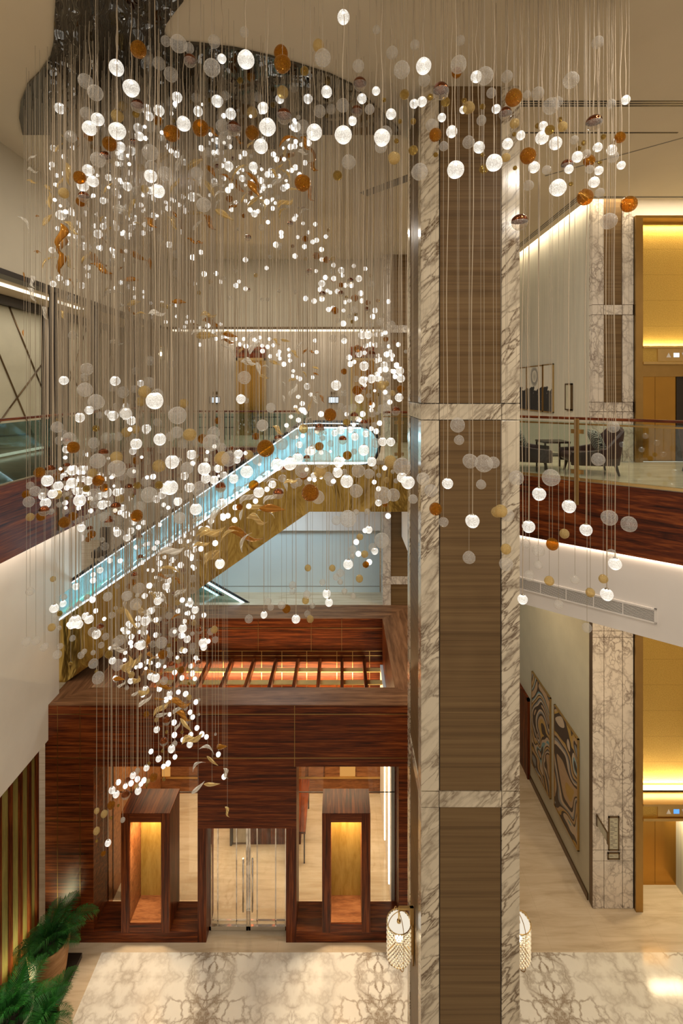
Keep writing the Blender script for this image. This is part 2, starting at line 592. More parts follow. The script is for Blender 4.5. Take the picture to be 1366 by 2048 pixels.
# rippled mirror let into the ceiling
out = [(113, -40), (108, 40), (107, 80), (100, 110), (80, 140), (55, 165), (41, 200), (38, 232), (45, 266), (100, 266), (100, 295), (556, 295), (575, 266), (803, 266), (800, 258), (786, 243), (768, 225), (735, 195), (704, 166), (660, 145), (600, 126), (540, 109), (470, 93), (400, 84), (352, 80), (334, 72), (328, 58), (333, 42), (350, 18), (366, -2), (380, -40)]
mo = MB()
pl = []
for x, y in out:
    Y = HC * F / (CY - y)
    pl.append(((x - CX) / F * Y, Y))
mo.prism(pl, HC - .035, HC - .004)
tag(mo.build('ceiling_mirror', M['mirror']), 'dark rippled mirror panel with a wavy outline set in the ceiling above the hanging globes', 'mirror')

# ------------------------------------------------------------------ column
XC0, XC1, YC0, YC1 = 1.15, 2.58, 7.0, 8.43
c = empty('column', (1.865, 7.715, G), 'tall square column of veined marble edges and taupe reeded panels', 'column')


def par(o):
    """parent keeping the world position"""
    return o


def child(mb, name, mat, root, **k):
    o = mb.build(name, mat, None, **k)
    o.parent = root
    o.matrix_parent_inverse = Matrix.Translation(-Vector(root.location)) if not root.rotation_euler.z else (Matrix.Translation(Vector(root.location)) @ Matrix.Rotation(root.rotation_euler.z, 4, 'Z')).inverted()
    return o


child(Box(XC0 + .03, XC1 - .03, YC0 + .03, YC1 - .03, G, HC), 'core', M['dark'], c)
bands = [(-.195, -.434), (-5.807, -6.04)]
segs = [(HC, bands[0][0]), (bands[0][1], bands[1][0]), (bands[1][1], G)]
g = .006
ew = .262
for k, (zt, zb) in enumerate(segs):
    zt2, zb2 = (zt if k == 0 else zt - g), (zb if k == 2 else zb + g)
    m = MB()
    for x0, x1 in ((XC0, XC0 + ew), (XC1 - ew, XC1)):
        for y0, y1 in ((YC0, YC0 + ew), (YC1 - ew, YC1)):
            m.box(x0, x1, y0, y1, zb2, zt2)
    child(m, 'marble_edges', M['marble'], c, bevel=.008)
    m = MB()
    m.box(XC0 + ew + .016, XC1 - ew - .016, YC0 + .012, YC0 + .05, zb2, zt2)
    m.box(XC0 + ew + .016, XC1 - ew - .016, YC1 - .05, YC1 - .012, zb2, zt2)
    m.box(XC0 + .012, XC0 + .05, YC0 + ew + .016, YC1 - ew - .016, zb2, zt2)
    m.box(XC1 - .05, XC1 - .012, YC0 + ew + .016, YC1 - ew - .016, zb2, zt2)
    child(m, 'reeded_panels', M['taupe'], c)
for zt, zb in bands:
    xs = [XC0, XC0 + ew, XC1 - ew, XC1]
    for i in range(3):
        child(Box(xs[i] + (.005 if i else 0), xs[i + 1] - (.005 if i < 2 else 0), YC0, YC1, zb + g, zt - g), 'marble_band', M['marble'], c)

# far pillar behind the escalator landing
c = empty('pillar', (1.77, 16.4, MZ), 'slim far pillar of marble edge and taupe panel behind the escalator landing', 'pillar')
child(Box(1.34, 1.60, 15.7, 16.4, MZ, HC), 'marble_edge', M['marble_pillar'], c)
child(Box(1.61, 2.40, 15.72, 16.4, MZ, HC), 'reeded_panel', M['taupe'], c)
child(Box(1.335, 2.42, 15.69, 16.41, 1.86, 2.1), 'marble_band', M['marble_pillar'], c)
child(Box(1.335, 2.42, 15.69, 16.41, -6.3, -6.05), 'marble_band', M['marble_pillar'], c)

# ------------------------------------------------------------------ wooden portal
p = empty('wooden_portal', (-2.12, D, G), 'large dark rosewood entrance portal with an open top and two glazed openings', 'portal')
XL, XR = -6.57, 2.33
ZT = -6.98
m = MB()
m.box(XL, XR, D, D + .63, -8.35, ZT - .02)
m.box(XL, -5.50, D, D + .63, G, -8.35)
m.box(1.27, XR, D, D + .63, G, -8.35)
m.box(-3.19, -1.0, D, D + .63, -9.72, -8.35)
child(m, 'front_wall', M['rosewood'], p)
child(Box(-3.19, -3.0, D, D + .63, G, -9.72), 'door_jamb', M['rosewood_up'], p)
child(Box(-1.23, -1.0, D, D + .63, G, -9.72), 'door_jamb', M['rosewood_up'], p)
child(Box(-5.50, -3.19, D, D + .63, G, -12.0), 'sill', M['rosewood'], p)
child(Box(-1.0, 1.27, D, D + .63, G, -12.0), 'sill', M['rosewood'], p)
m = MB()
m.box(XL, -5.87, D + .63, 15.72, G, ZT - .02)
m.box(-5.87, -5.5, D + .63, 14.8, G, -8.35)
child(m, 'side_wall', M['rosewood_side'], p)
child(MB().box(1.25, XR, D + .63, 15.72, G, ZT - .02), 'side_wall', M['rosewood_side'], p)
child(MB().box(-5.87, 1.25, 14.8, 15.72, -9.4, ZT - .02), 'back_wall', M['rosewood'], p)
for q_, w_ in (([(XL, D), (XR, D), (1.25, D + .63), (-5.87, D + .63)], 'rosewood_lit_top'), ([(XL, 15.72), (XR, 15.72), (1.25, 14.8), (-5.87, 14.8)], 'rosewood_lit_top'),
               ([(XL, D), (XL, 15.72), (-5.87, 14.8), (-5.87, D + .63)], 'rosewood_lit_top_side'), ([(XR, D), (XR, 15.72), (1.25, 14.8), (1.25, D + .63)], 'rosewood_lit_top_side')):
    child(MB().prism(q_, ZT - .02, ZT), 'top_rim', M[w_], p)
m = MB()
m.box(XL, XR, D - .004, D, -7.195, -7.18)
m.box(XL, XR, D - .004, D, -8.165, -8.15)
m.box(-1.045, -1.035, D - .003, D, -8.35, ZT - .02)
m.box(-5.80, -5.79, D - .003, D, G, ZT - .02)
m.box(-6.30, -6.29, D - .003, D, G, ZT - .02)
m.box(XL, -5.5, D - .003, D, -9.55, -9.54)
child(m, 'brass_inlay', M['brass_dark'], p)
# back wall inlay seen through the open top
m = MB()
for z in (-7.28, -7.98, -8.12):
    m.box(-5.87, 1.25, 14.792, 14.8, z - .008, z + .008)
for x in (-4.55, -3.62, -3.05, -2.45, -1.83, -1.07, -.15, .33, .85):
    m.box(x, x + .016, 14.792, 14.8, -9.3, -7.98 if x > -5 else -7)
for x in (-4.2, -2.55, -.93, .0):
    m.box(x, x + .01, 14.793, 14.8, -8, ZT - .02)
child(m, 'brass_inlay', M['brass'], p)
# beams of the open ceiling grid with two brass straps
for i in range(11):
    x = -5.36 + .672 * i
    if x > 1.2: break
    child(Box(x - .045, x + .045, D + .63, 14.79, -8.42, -8.2), 'beam', M['rosewood_side'], p)
for yy in (13.86, 14.48):
    child(Box(-5.5, 1.25, yy, yy + .2, -8.45, -8.425), 'brass_strap', M['strap_brass'], p)
# inner room
child(Box(-5.5, 1.27, 14.7, 14.8, G, -9.4), 'inner_back_wall', M['oak'], p)
M['shelf_glow'] = emit('amber_shelf_glow', (1, .46, .12), .75)
for x0, x1 in ((-5.45, -5.2), (-4.2, -3.3), (-2.2, -1.75), (-.3, .42)):
    child(Box(x0, x1, 14.685, 14.7, -11.75, -9.5), 'lit_shelf_back', M['shelf_glow'], p)
m = MB()
m.box(-5.5, 1.27, 14.66, 14.7, -11.78, -11.72)
m.box(-5.5, 1.27, 14.66, 14.7, -11.35, -11.31)
child(m, 'shelf_edge', M['brass'], p)
m = MB()
for x in (-3.25, -2.75, -1.55, -1.0, -.5, .45, .9):
    m.box(x, x + .45, 14.64, 14.69, -11.7, -9.5)
child(m, 'cabinet_front', M['oak'], p)
child(Box(1.17, 1.25, 11.4, 14.7, G, -8.35), 'pale_side_panel', M['white'], p)
child(Box(1.14, 1.17, 11.75, 11.83, -12.0, -8.8), 'wall_light_strip', M['led'], p)
child(Box(1.14, 1.17, 12.9, 12.96, -12.0, -8.8), 'wall_light_strip', M['led'], p)
m = MB()
for y0 in (11.6, 12.6, 13.6):
    m.box(-5.5, -5.47, y0, y0 + .02, -12.2, -8.4)
child(m, 'wall_groove', M['dark'], p)
child(Box(-5.5, -5.485, 11.4, 14.68, G, -8.36), 'inner_side_panel', M['oak'], p)
# glazing of the two openings and the thin joint
for x0, x1 in ((-5.5, -3.19), (-1.0, 1.27)):
    child(Box(x0, x1, 11.38, 11.39, -12.0, -9.462), 'window_pane', M['glass_pure'], p)
    child(Box(x0, x1, 11.38, 11.39, -9.452, -8.35), 'window_pane', M['glass_pure'], p)
    child(Box(x0, x1, 11.376, 11.394, -9.462, -9.452), 'glazing_joint', M['dark'], p)


def kiosk(x0, x1, lab):
    k = empty('display_niche', ((x0 + x1) / 2, D, -12.0), lab, 'display niche')
    z0, z1, y0, y1, fw = -12.0, -9.367, D - .03, D + .63, .19
    for a, b in ((x0, x0 + fw), (x1 - fw, x1)):
        child(Box(a, b, y0, y1, z0, z1), 'side_panel', M['rosewood_up'], k, bevel=.006)
    child(Box(x0 + fw, x1 - fw, y0, y1, z1 - fw, z1 - .002), 'top_panel', M['rosewood'], k)
    child(Box(x0 + fw, x1 - fw, y0, y1, z0, z0 + fw), 'base_panel', M['rosewood'], k)
    child(Box(x0, x1, y0, y1, z1, z1 + .01), 'lid', M['rosewood_side'], k)
    child(Box(x0 + fw, x1 - fw, y1 - .06, y1 - .03, z0 + fw, z1 - fw), 'gold_back', M['gold_silk'], k)
    child(Box(x0 + fw, x1 - fw, y0 + .02, y1 - .06, z0 + fw, z0 + fw + .015), 'lit_floor', M['oak'], k)
    child(Box(x0 + fw, x0 + fw + .008, y0 + .02, y1 - .06, z0 + fw, z1 - fw), 'wood_lining', M['oak'], k)
    child(Box(x1 - fw - .008, x1 - fw, y0 + .02, y1 - .06, z0 + fw, z1 - fw), 'wood_lining', M['oak'], k)
    area('niche_lamp', ((x0 + x1) / 2, y0 + .30, z1 - fw - .03), .22, 30, (1, .70, .40))
    spot('niche_spot', ((x0 + x1) / 2, y0 + .14, z1 - fw - .04), 120, 1.15, (1, .84, .64), (-.30, 0, 0), .5, .04)


M['wall_silk'] = wood('wall_silk', (8, 8, 1.0), (.16, .125, .03), (.22, .17, .045), (.30, .24, .07), .6, 0)
M['gold_silk'] = wood('gold_silk', (6, 6, 1.2), (.42, .27, .05), (.52, .35, .08), (.60, .42, .11), .45, 0)
kiosk(-4.877, -3.80, 'rosewood display niche with gold back left of the glass doors')
kiosk(-.43, .64, 'rosewood display niche with gold back right of the glass doors')

# glass double doors
def gdoor(x0, x1, hs, lab):
    d = empty('glass_door', ((x0 + x1) / 2, 10.98, G), lab, 'door')
    child(Box(x0 + .005, x1 - .005, 10.98, 10.992, G + .03, -9.5), 'glass_pane', M['glass_pure'], d)
    m = MB()
    m.box(x0, x0 + .045, 10.96, 11.01, G + .01, -9.5)
    m.box(x1 - .045, x1, 10.96, 11.01, G + .01, -9.5)
    m.box(x0, x1, 10.96, 11.01, G + .01, G + .10)
    child(m, 'chrome_frame', M['chrome'], d)
    m = MB()
    for a in (.22, .70):
        xx = x0 + a * (x1 - x0)
        m.box(xx - .012, xx + .012, 10.972, 10.998, G + .1, -9.5)
    m.box(x0, x1, 10.972, 10.998, G + .205, G + .225)
    child(m, 'chrome_inlay', M['chrome'], d)
    hx = x1 - .1 if hs > 0 else x0 + .1
    m = MB()
    m.tube([(hx, 10.90, -11.75), (hx, 10.90, -10.55)], .018)
    m.tube([(hx, 10.90, -11.6), (hx, 10.98, -11.6)], .012)
    m.tube([(hx, 10.90, -10.7), (hx, 10.98, -10.7)], .012)
    child(m, 'pull_handle', M['chrome'], d)


gdoor(-3.0, -2.115, 1, 'left leaf of the chrome framed glass double door in the wooden portal')
gdoor(-2.105, -1.23, -1, 'right leaf of the chrome framed glass double door in the wooden portal')

# furniture inside the portal
t = empty('reception_desk', (-2.3, 13.2, G), 'dark reception desk with a pale lit front behind the glass doors', 'desk')
child(Box(-3.0, -1.1, 13.0, 13.6, G + .75, G + .80), 'desk_top', M['rosewood'], t)
child(Box(-2.45, -1.1, 13.05, 13.55, G, G + .75), 'cabinet', M['rosewood_up'], t)
child(Box(-2.92, -2.47, 13.04, 13.07, G + .06, G + .73), 'lit_front', M['silk'], t)
child(MB().box(-3.0, -2.95, 13.0, 13.6, G, G + .75), 'leg', M['dark'], t)
t = empty('console_table', (-.95, 13.5, G), 'slim dark red console table seen through the right opening', 'table')
child(Box(-1.35, -.93, 12.5, 14.2, G + .78, G + .84), 'table_top', M['rosewood_side'], t)
for xx in (-1.33, -.98):
    for yy in (12.52, 14.15):
        child(Box(xx, xx + .035, yy, yy + .035, G, G + .78), 'leg', M['dark'], t)

# ------------------------------------------------------------------ lower left wall: gold silk panels between dark fins
pxs = [(-60, -34), (-30, -6), (-2, 16), (20, 36), (40, 54), (58, 69)]
for i, (a, b) in enumerate(pxs):
    X = -6.72
    Y0, Y1 = X * F / (a - CX), X * F / (b - CX)
    o = Box(X - .05, X, Y0, Y1, G + .05, -7.80).build('silk_wall_panel', M['wall_silk'])
    if i > 1:
        nm = ['leftmost', 'second from the left', 'second from the right', 'rightmost'][i - 2]
        tag(o, '%s of the four upright golden silk panels on the lower left wall' % nm, 'wall panel')
    else:
        tag(o, 'upright golden silk panel of the lower left wall nearest the viewer', 'wall panel', 'silk panels beyond the frame')
    f0 = X * F / (b + 2 - CX)
    tag(Box(-6.78, -6.665, f0 - .035, f0 + .035, G, -7.79).build('wall_fin', M['rosewood_up']), ['dark wooden fin outside the left edge', 'dark wooden fin near the left edge', 'dark wooden fin right of the leftmost golden panel', 'dark wooden fin between the two middle golden panels', 'dark wooden fin left of the rightmost golden panel', 'dark wooden fin beside the wooden portal corner'][i], 'wall fin')
spot('panel_uplight', (-6.45, 10.0, G + .15), 110, 1.3, (.95, .95, .55), (PI * .93, .05, 0), .8)
spot('panel_uplight', (-6.45, 9.55, G + .15), 110, 1.3, (.95, .95, .55), (PI * .93, .05, 0), .8)

# ------------------------------------------------------------------ escalators
E = 11.59
es = F / E
def ex(x, y): return ((x - CX) / es, (CY - y) / es)
e = empty('escalator', (-1.5, 12.3, MZ), 'long escalator with swirled gold cladding and lit glass sides rising to the upper floor', 'escalator')
side = [ex(838, 930), ex(572, 930), ex(20, 1309), ex(20, 1442), ex(619, 1023.5), ex(838, 1023.5)]
child(MB().prism(side, E, E + 1.55, 'y'), 'gold_cladding', M['gold'], e)
def line_y(x, off=0):   # skirt line in pixels at the front plane
    return min(930, 1246 - .687 * (x - 112)) if False else (930 if x > 572 else 1246 - .687 * (x - 112)) + off
for yy, nm in ((E + .06, 'front'), (E + 1.47, 'rear')):
    pl = [ex(30, line_y(30) - 2), ex(572, line_y(572) - 2), ex(745, 928)]
    arc = [ex(745 + 30 * math.sin(a), 892 - 36 * math.cos(a) * -1) for a in ()]
    top = []
    for k in range(9):
        a = -PI / 2 + PI * k / 8
        top.append(ex(722 + 34 * math.cos(a), 892 - 36 * math.sin(a)))
    pl2 = [ex(30, line_y(30) - 2), ex(572, 928), ex(722, 928)] + top[1:] + [ex(600, 853), ex(30, line_y(30) - 62)]
    child(MB().prism(pl2, yy, yy + .012, 'y'), 'glass_side', M['glass_cyan'] if 'glass_cyan' in M else M['glass_green'], e)
    hp = [(*ex(30, line_y(30) - 64), 0), (*ex(592, 853), 0), (*ex(625, 851), 0)] + [(*ex(722 + 37 * math.cos(a), 892 - 40 * math.sin(a)), 0) for a in [PI / 2 - PI * k / 10 for k in range(11)]]
    child(MB().tube([(x, yy, z) for x, z, _ in hp], .04), 'handrail', M['black'], e)
    hp = [(x, yy, z - .055) for x, z, _ in hp[:4]]
    child(MB().tube(hp, .018, 6), 'handrail_light', M['led_cool'], e)
    child(MB().tube([(*ex(30, line_y(30) - 1)[:1], yy, ex(30, line_y(30) - 1)[1]), (ex(572, 927)[0], yy, ex(572, 927)[1]), (ex(745, 927)[0], yy, ex(745, 927)[1])], .028, 6), 'skirt_light', M['led_cool'], e)
m = MB()
x0, z0 = ex(20, 1309)
x1, z1 = ex(572, 930)
n = 34
for i in range(n):
    xa = x0 + (x1 - x0) * i / n
    xb = x0 + (x1 - x0) * (i + 1) / n
    zz = z0 + (z1 - z0) * (i + .9) / n
    m.box(xa, xb, E + .12, E + 1.42, zz - .35, zz + .02)
m.box(x1, ex(838, 930)[0], E + .12, E + 1.42, z1 - .1, z1 + .06)
child(m, 'steps', M['steel'], e)
m = MB()
for i in (5, 6, 8, 9):
    xa = x0 + (x1 - x0) * i / n
    zz = z0 + (z1 - z0) * (i + .9) / n
    m.box(xa, xa + .05, E + .2, E + 1.3, zz + .02, zz + .03)
child(m, 'green_step_light', M['led_green'], e)

e = empty('escalator', (-2.6, 16.0, MZ - 1), 'lower escalator with two blue lit handrails descending behind the portal', 'escalator')
def e2(x, y, Y): return P(x, y, Y)
for Y, dx in ((15.95, 0), (16.5, -26)):
    a, b = P(372 + dx, 1134, Y), P(540 + dx, 1230, Y)
    child(MB().prism([(a.x, a.z), (b.x, b.z), (b.x, b.z - 1.2), (a.x, a.z - 1.2)], Y, Y + .02, 'y'), 'glass_side', M['glass_green'], e)
    child(MB().tube([a, b], .035), 'handrail', M['black'], e)
    a2, b2 = a - Vector((0, 0, .10)), b - Vector((0, 0, .10))
    child(MB().tube([a2, b2], .03), 'handrail_light', M['led_cool'], e)

# ------------------------------------------------------------------ balustrades
def balustrade(lab, a, b, posts, glass='glass', rz=-.54, n_pan=1, brass=True, drop=.45, base=None):
    a, b = Vector((*a, 0)), Vector((*b, 0))
    d = (b - a).normalized()
    nrm = Vector((-d.y, d.x, 0))
    r = empty('glass_balustrade', (a.x, a.y, U), lab, 'balustrade')
    L = (b - a).length
    def seg(mb, s0, s1, off, th, z0, z1):
        p0, p1 = a + d * s0, a + d * s1
        q = [p0 + nrm * (off - th / 2), p1 + nrm * (off - th / 2), p1 + nrm * (off + th / 2), p0 + nrm * (off + th / 2)]
        return mb.prism([(v.x, v.y) for v in q], z0, z1)
    cuts = [0] + posts + [L]
    for i in range(len(cuts) - 1):
        s0, s1 = cuts[i] + .03, cuts[i + 1] - .03
        if s1 - s0 > .1:
            child(seg(MB(), s0, s1, 0, .015, U + .02, rz - .06), 'glass_panel', M[glass], r)
    child(seg(MB(), 0, L, 0, .06, rz - .02, rz + .03), 'handrail', M['rosewood_diag'], r, bevel=.01)
    if brass:
        child(seg(MB(), 0, L, 0, .03, rz - .115, rz - .085), 'brass_rail', M['brass_dark'], r)
        child(seg(MB(), 0, L, -.02, .03, U, U + .05), 'brass_rail', M['brass'], r)
    for s in posts:
        m = seg(MB(), s - .04, s + .04, -.06, .05, U - drop, rz)
        ps = child(m, 'post', M['brass'] if brass else M['bronze'], r, bevel=.004)
        mm = seg(MB(), s - .11, s + .11, -.005, .035, rz - .28, rz - .2)
        seg(mm, s - .11, s + .11, -.005, .035, U + .12, U + .2)
        mm.build('clamp', M['brass'] if brass else M['bronze'], ps)
    return r


A0 = Vector((3.61, 9.795))
dd = Vector((2.11, -1.689)).normalized()
st = A0 - dd * 2.1
balustrade('glass balustrade with brass post in front of the armchairs', (st.x, st.y), (9.4, st.y + (9.4 - st.x) * dd.y / dd.x), [.05, 2.1 + 1.073, 2.1 + 3.0])
balustrade('short glass balustrade with brass clamps at the escalator landing beside the column', (1.0, 11.62), (1.86, 11.62), [.38], drop=.3)
balustrade('greenish glass balustrade along the left gallery', (-6.08, -2.9), (-6.08, 14.4), [4, 8.5, 13.25, 15.0, 17.25], 'glass_green', brass=False, drop=1.3)
balustrade('far glass balustrade across the back gallery', (-6.0, 14.46), (-.95, 14.46), [2.2, 5.0], 'glass_green', rz=-.64, brass=False, drop=.05)

# ------------------------------------------------------------------ left gallery: lattice panels, posts
def lattice(y0, y1, lab, seed):
    rnd = random.Random(seed)
    r = empty('lattice_panel', (-8.5, (y0 + y1) / 2, U), lab, 'wall panel')
    child(Box(-8.55, -8.5, y0, y1, U + .12, 2.12), 'cream_panel', M['sage'], r)
    m = MB()
    lines = [((0, 1), (.45, 0)), ((.3, 1), (.95, 0)), ((.28, 1), (.28, 0)), ((.62, 1), (1, .45)), ((1, .62), (.62, .30)), ((.62, .3), (.42, .12)), ((.1, 1), (.0, .55)), ((.42, .12), (.9, .10)), ((.9, .10), (.9, 0)), ((0, .3), (.3, 0))]
    if seed % 2: lines = [((1 - a, b), (1 - c_, d_)) for (a, b), (c_, d_) in lines]
    for (a, b), (c_, d_) in lines:
        p0 = Vector((-8.49, y0 + (y1 - y0) * a, U + .12 + 3.7 * b))
        p1 = Vector((-8.49, y0 + (y1 - y0) * c_, U + .12 + 3.7 * d_))
        m.tube([p0, p1], .022, 5)
    child(m, 'brass_lattice', M['bronze'], r)
    child(Box(-8.5, -8.42, y0, y1, U + .04, U + .10), 'light_strip', M['led_soft'], r)
    m = MB()
    m.box(-8.56, -8.44, y0 - .12, y0, U, 2.2).box(-8.56, -8.44, y1, y1 + .12, U, 2.2)
    child(m, 'frame', M['dark'], r)


lattice(10.2, 13.7, 'cream wall panel with slanting brass lattice at the left edge of the gallery', 0)
lattice(15.0, 18.0, 'farther cream wall panel with slanting brass lattice beyond the gallery posts', 1)
struct('wall_gallery_side', Box(-8.8, -8.56, 3, 18.2, U, 2.36), M['taupe_light'])
struct('trim_17', Box(-7.62, -7.46, 6, 14, 2.33, 2.358), M['led_soft'])
for k, (y, nm) in enumerate(((10.35, 'nearest'), (12.07, 'middle'), (14.46, 'farthest'))):
    tag(Box(-6.22, -6.10, y - .06, y + .06, U, 2.07).build('gallery_post', M['dark']), '%s of the three slim dark posts along the left gallery edge' % nm, 'post')

# ------------------------------------------------------------------ far gallery
def gold_doors(x0, x1, lab):
    r = empty('elevator_door', ((x0 + x1) / 2, 18.1, U), lab, 'elevator door')
    child(Box(x0 - .08, x1 + .08, 18.12, 18.2, 1.2, 1.62), 'red_header', M['rosewood'], r)
    m = MB()
    m.box(x0 - .08, x0, 18.08, 18.2, U, 1.2).box(x1, x1 + .08, 18.08, 18.2, U, 1.2).box(x0 - .08, x1 + .08, 18.08, 18.2, 1.1, 1.2)
    child(m, 'frame', M['brass'], r)
    xm = (x0 + x1) / 2
    child(MB().box(x0, xm - .004, 18.14, 18.18, U, 1.1), 'door_leaf', M['gold_door'], r)
    child(MB().box(xm + .004, x1, 18.14, 18.18, U, 1.1), 'door_leaf', M['gold_door'], r)


gold_doors(-3.86, -2.9, 'gold elevator door at the middle of the far gallery wall')
gold_doors(.42, 1.32, 'gold elevator door at the right of the far gallery wall')
struct('trim_18', Box(-6.3, 3.0, 18.08, 18.2, 2.2, 2.34), M['led_soft'])
for x, lab in ((430, 'small bright wall screen left of the middle gold door'), (667, 'small bright wall screen between the two gold doors'), (168, 'small bright wall screen behind the left gallery posts')):
    c0 = P(x, 800, 18.14)
    r = empty('wall_screen', (c0.x, 18.14, c0.z), lab, 'screen')
    child(Box(c0.x - .2, c0.x + .2, 18.14, 18.2, c0.z - .13, c0.z + .13), 'bezel', M['black'], r)
    child(Box(c0.x - .18, c0.x + .18, 18.132, 18.14, c0.z - .10, c0.z + .10), 'display', M['screen'], r)
    c1 = P(x, 786, 18.14)
    child(MB().box(c1.x - .1, c1.x + .1, 18.17, 18.2, c1.z - .05, c1.z + .05), 'sign_plate', M['bronze'], r)
c0 = P(321, 708, 17.9)
r = empty('wall_lamp', tuple(c0), 'glowing wall lamp with ribbed glass shade on the far gallery wall', 'lamp')
child(MB().lathe([(.02, .3), (.16, .28), (.16, -.22), (.02, -.24)], tuple(c0), 20), 'shade', M['glass_pure'], r)
child(MB().sphere(tuple(c0), .075), 'bulb', emit('far_bulb', (1, .85, .6), 12), r)
child(Box(c0.x - .03, c0.x + .03, c0.y, 18.2, c0.z + .26, c0.z + .30), 'arm', M['brass'], r)
for i, (x0, x1) in enumerate(((240, 330), (397, 470), (505, 560))):
    a, b = P(x0, 835, 16.6), P(x1, 922, 16.6)
    r = empty('metal_railing', (a.x, 16.6, U), '%s of the three black metal railings standing on the far gallery floor' % ['leftmost', 'middle', 'rightmost'][i], 'railing')
    m = MB()
    for zz in (-.75, -.95, -1.3):
        m.box(a.x, b.x, 16.58, 16.62, zz, zz + .035)
    child(m, 'rail', M['black'], r)
    nb = max(4, int((b.x - a.x) / .16))
    m = MB()
    for k in range(nb + 1):
        xx = a.x + (b.x - a.x) * k / nb
        m.box(xx - .012, xx + .012, 16.58, 16.62, U, -.72)
    child(m, 'bars', M['black'], r)
# mezzanine: dark chair and marble pier beyond the escalator
c0 = P(214, 1075, 19.5)
r = empty('lounge_chair', (c0.x, 19.5, MZ), 'dark brown lounge chair on the distant mezzanine floor left of the escalator', 'chair')
child(Box(c0.x - .5, c0.x + .5, 19.2, 20.0, MZ + .3, MZ + .6), 'seat', M['dark'], r, bevel=.06)
child(Box(c0.x - .5, c0.x + .5, 19.85, 20.05, MZ + .5, MZ + 1.35), 'backrest', M['dark'], r, bevel=.06)
for dx in (-.45, .4):
    for yy in (19.25, 19.9):
        child(Box(c0.x + dx, c0.x + dx + .05, yy, yy + .05, MZ, MZ + .32), 'leg', M['black'], r)
c0 = P(232, 1100, 18)
tag(Box(c0.x - .2, c0.x + .2, 18, 18.5, MZ, U - .3).build('marble_pier', M['marble_pillar']), 'narrow marble pier on the mezzanine behind the escalator', 'pier')
# ------------------------------------------------------------------ elevator front at the right
YE = 11.43
def pxX(x, Y=YE): return (x - CX) / F * Y
def pxZ(y, Y=YE): return (CY - y) / F * Y
xs = [pxX(v) for v in (1185, 1208, 1245, 1267)]
r = empty('marble_pier', (xs[0], YE, U), 'marble pier with reeded taupe panel left of the upper gold elevator', 'pier')
zb = [(4.82, pxZ(610)), (pxZ(629), pxZ(805)), (pxZ(823), U)]
m = MB()
for zt, z0 in zb:
    m.box(xs[0], xs[1] - .006, YE, 11.59, z0 + .012, zt - .012)
    m.box(xs[2] + .006, xs[3], YE, 11.59, z0 + .012, zt - .012)
child(m, 'marble_strip', M['marble_pillar'], r)
m = MB()
for zt, z0 in zb[:2]:
    m.box(xs[1] + .012, xs[2] - .02, YE + .02, 11.59, z0 + .012, zt - .012)
child(m, 'reeded_panel', M['taupe'], r)
for z0, zt in ((pxZ(629), pxZ(610)), (pxZ(823), pxZ(805))):
    for a, b in zip(xs[:-1], xs[1:]):
        child(Box(a, b - .012, YE, 11.59, z0, zt), 'marble_band', M['marble_pillar'], r)
child(Box(xs[1], xs[2] - .012, YE, 11.59, U, pxZ(823) - .012), 'marble_band', M['marble_pillar'], r)
child(Box(xs[0] + .01, xs[3] - .01, YE + .03, 11.58, U, 4.82), 'core', M['bronze'], r)
r = empty('marble_pier', (xs[0], YE, G), 'tall marble pier with thin bronze lines left of the lower gold elevator', 'pier')
zb = [(-4.38, pxZ(1262)), (pxZ(1262), pxZ(1275)), (pxZ(1275), pxZ(1700)), (pxZ(1700), pxZ(1722)), (pxZ(1722), G)]
m = MB()
for zt, z0 in zb:
    for a, b in zip(xs[:-1], xs[1:]):
        m.box(a + .007, b - .007, YE, 11.59, z0 + .007, zt - .007)
child(m, 'marble_slab', M['marble_pillar'], r)
child(Box(xs[0] + .002, xs[3] - .002, YE + .015, 11.58, G, -4.38), 'bronze_joint', M['bronze'], r)


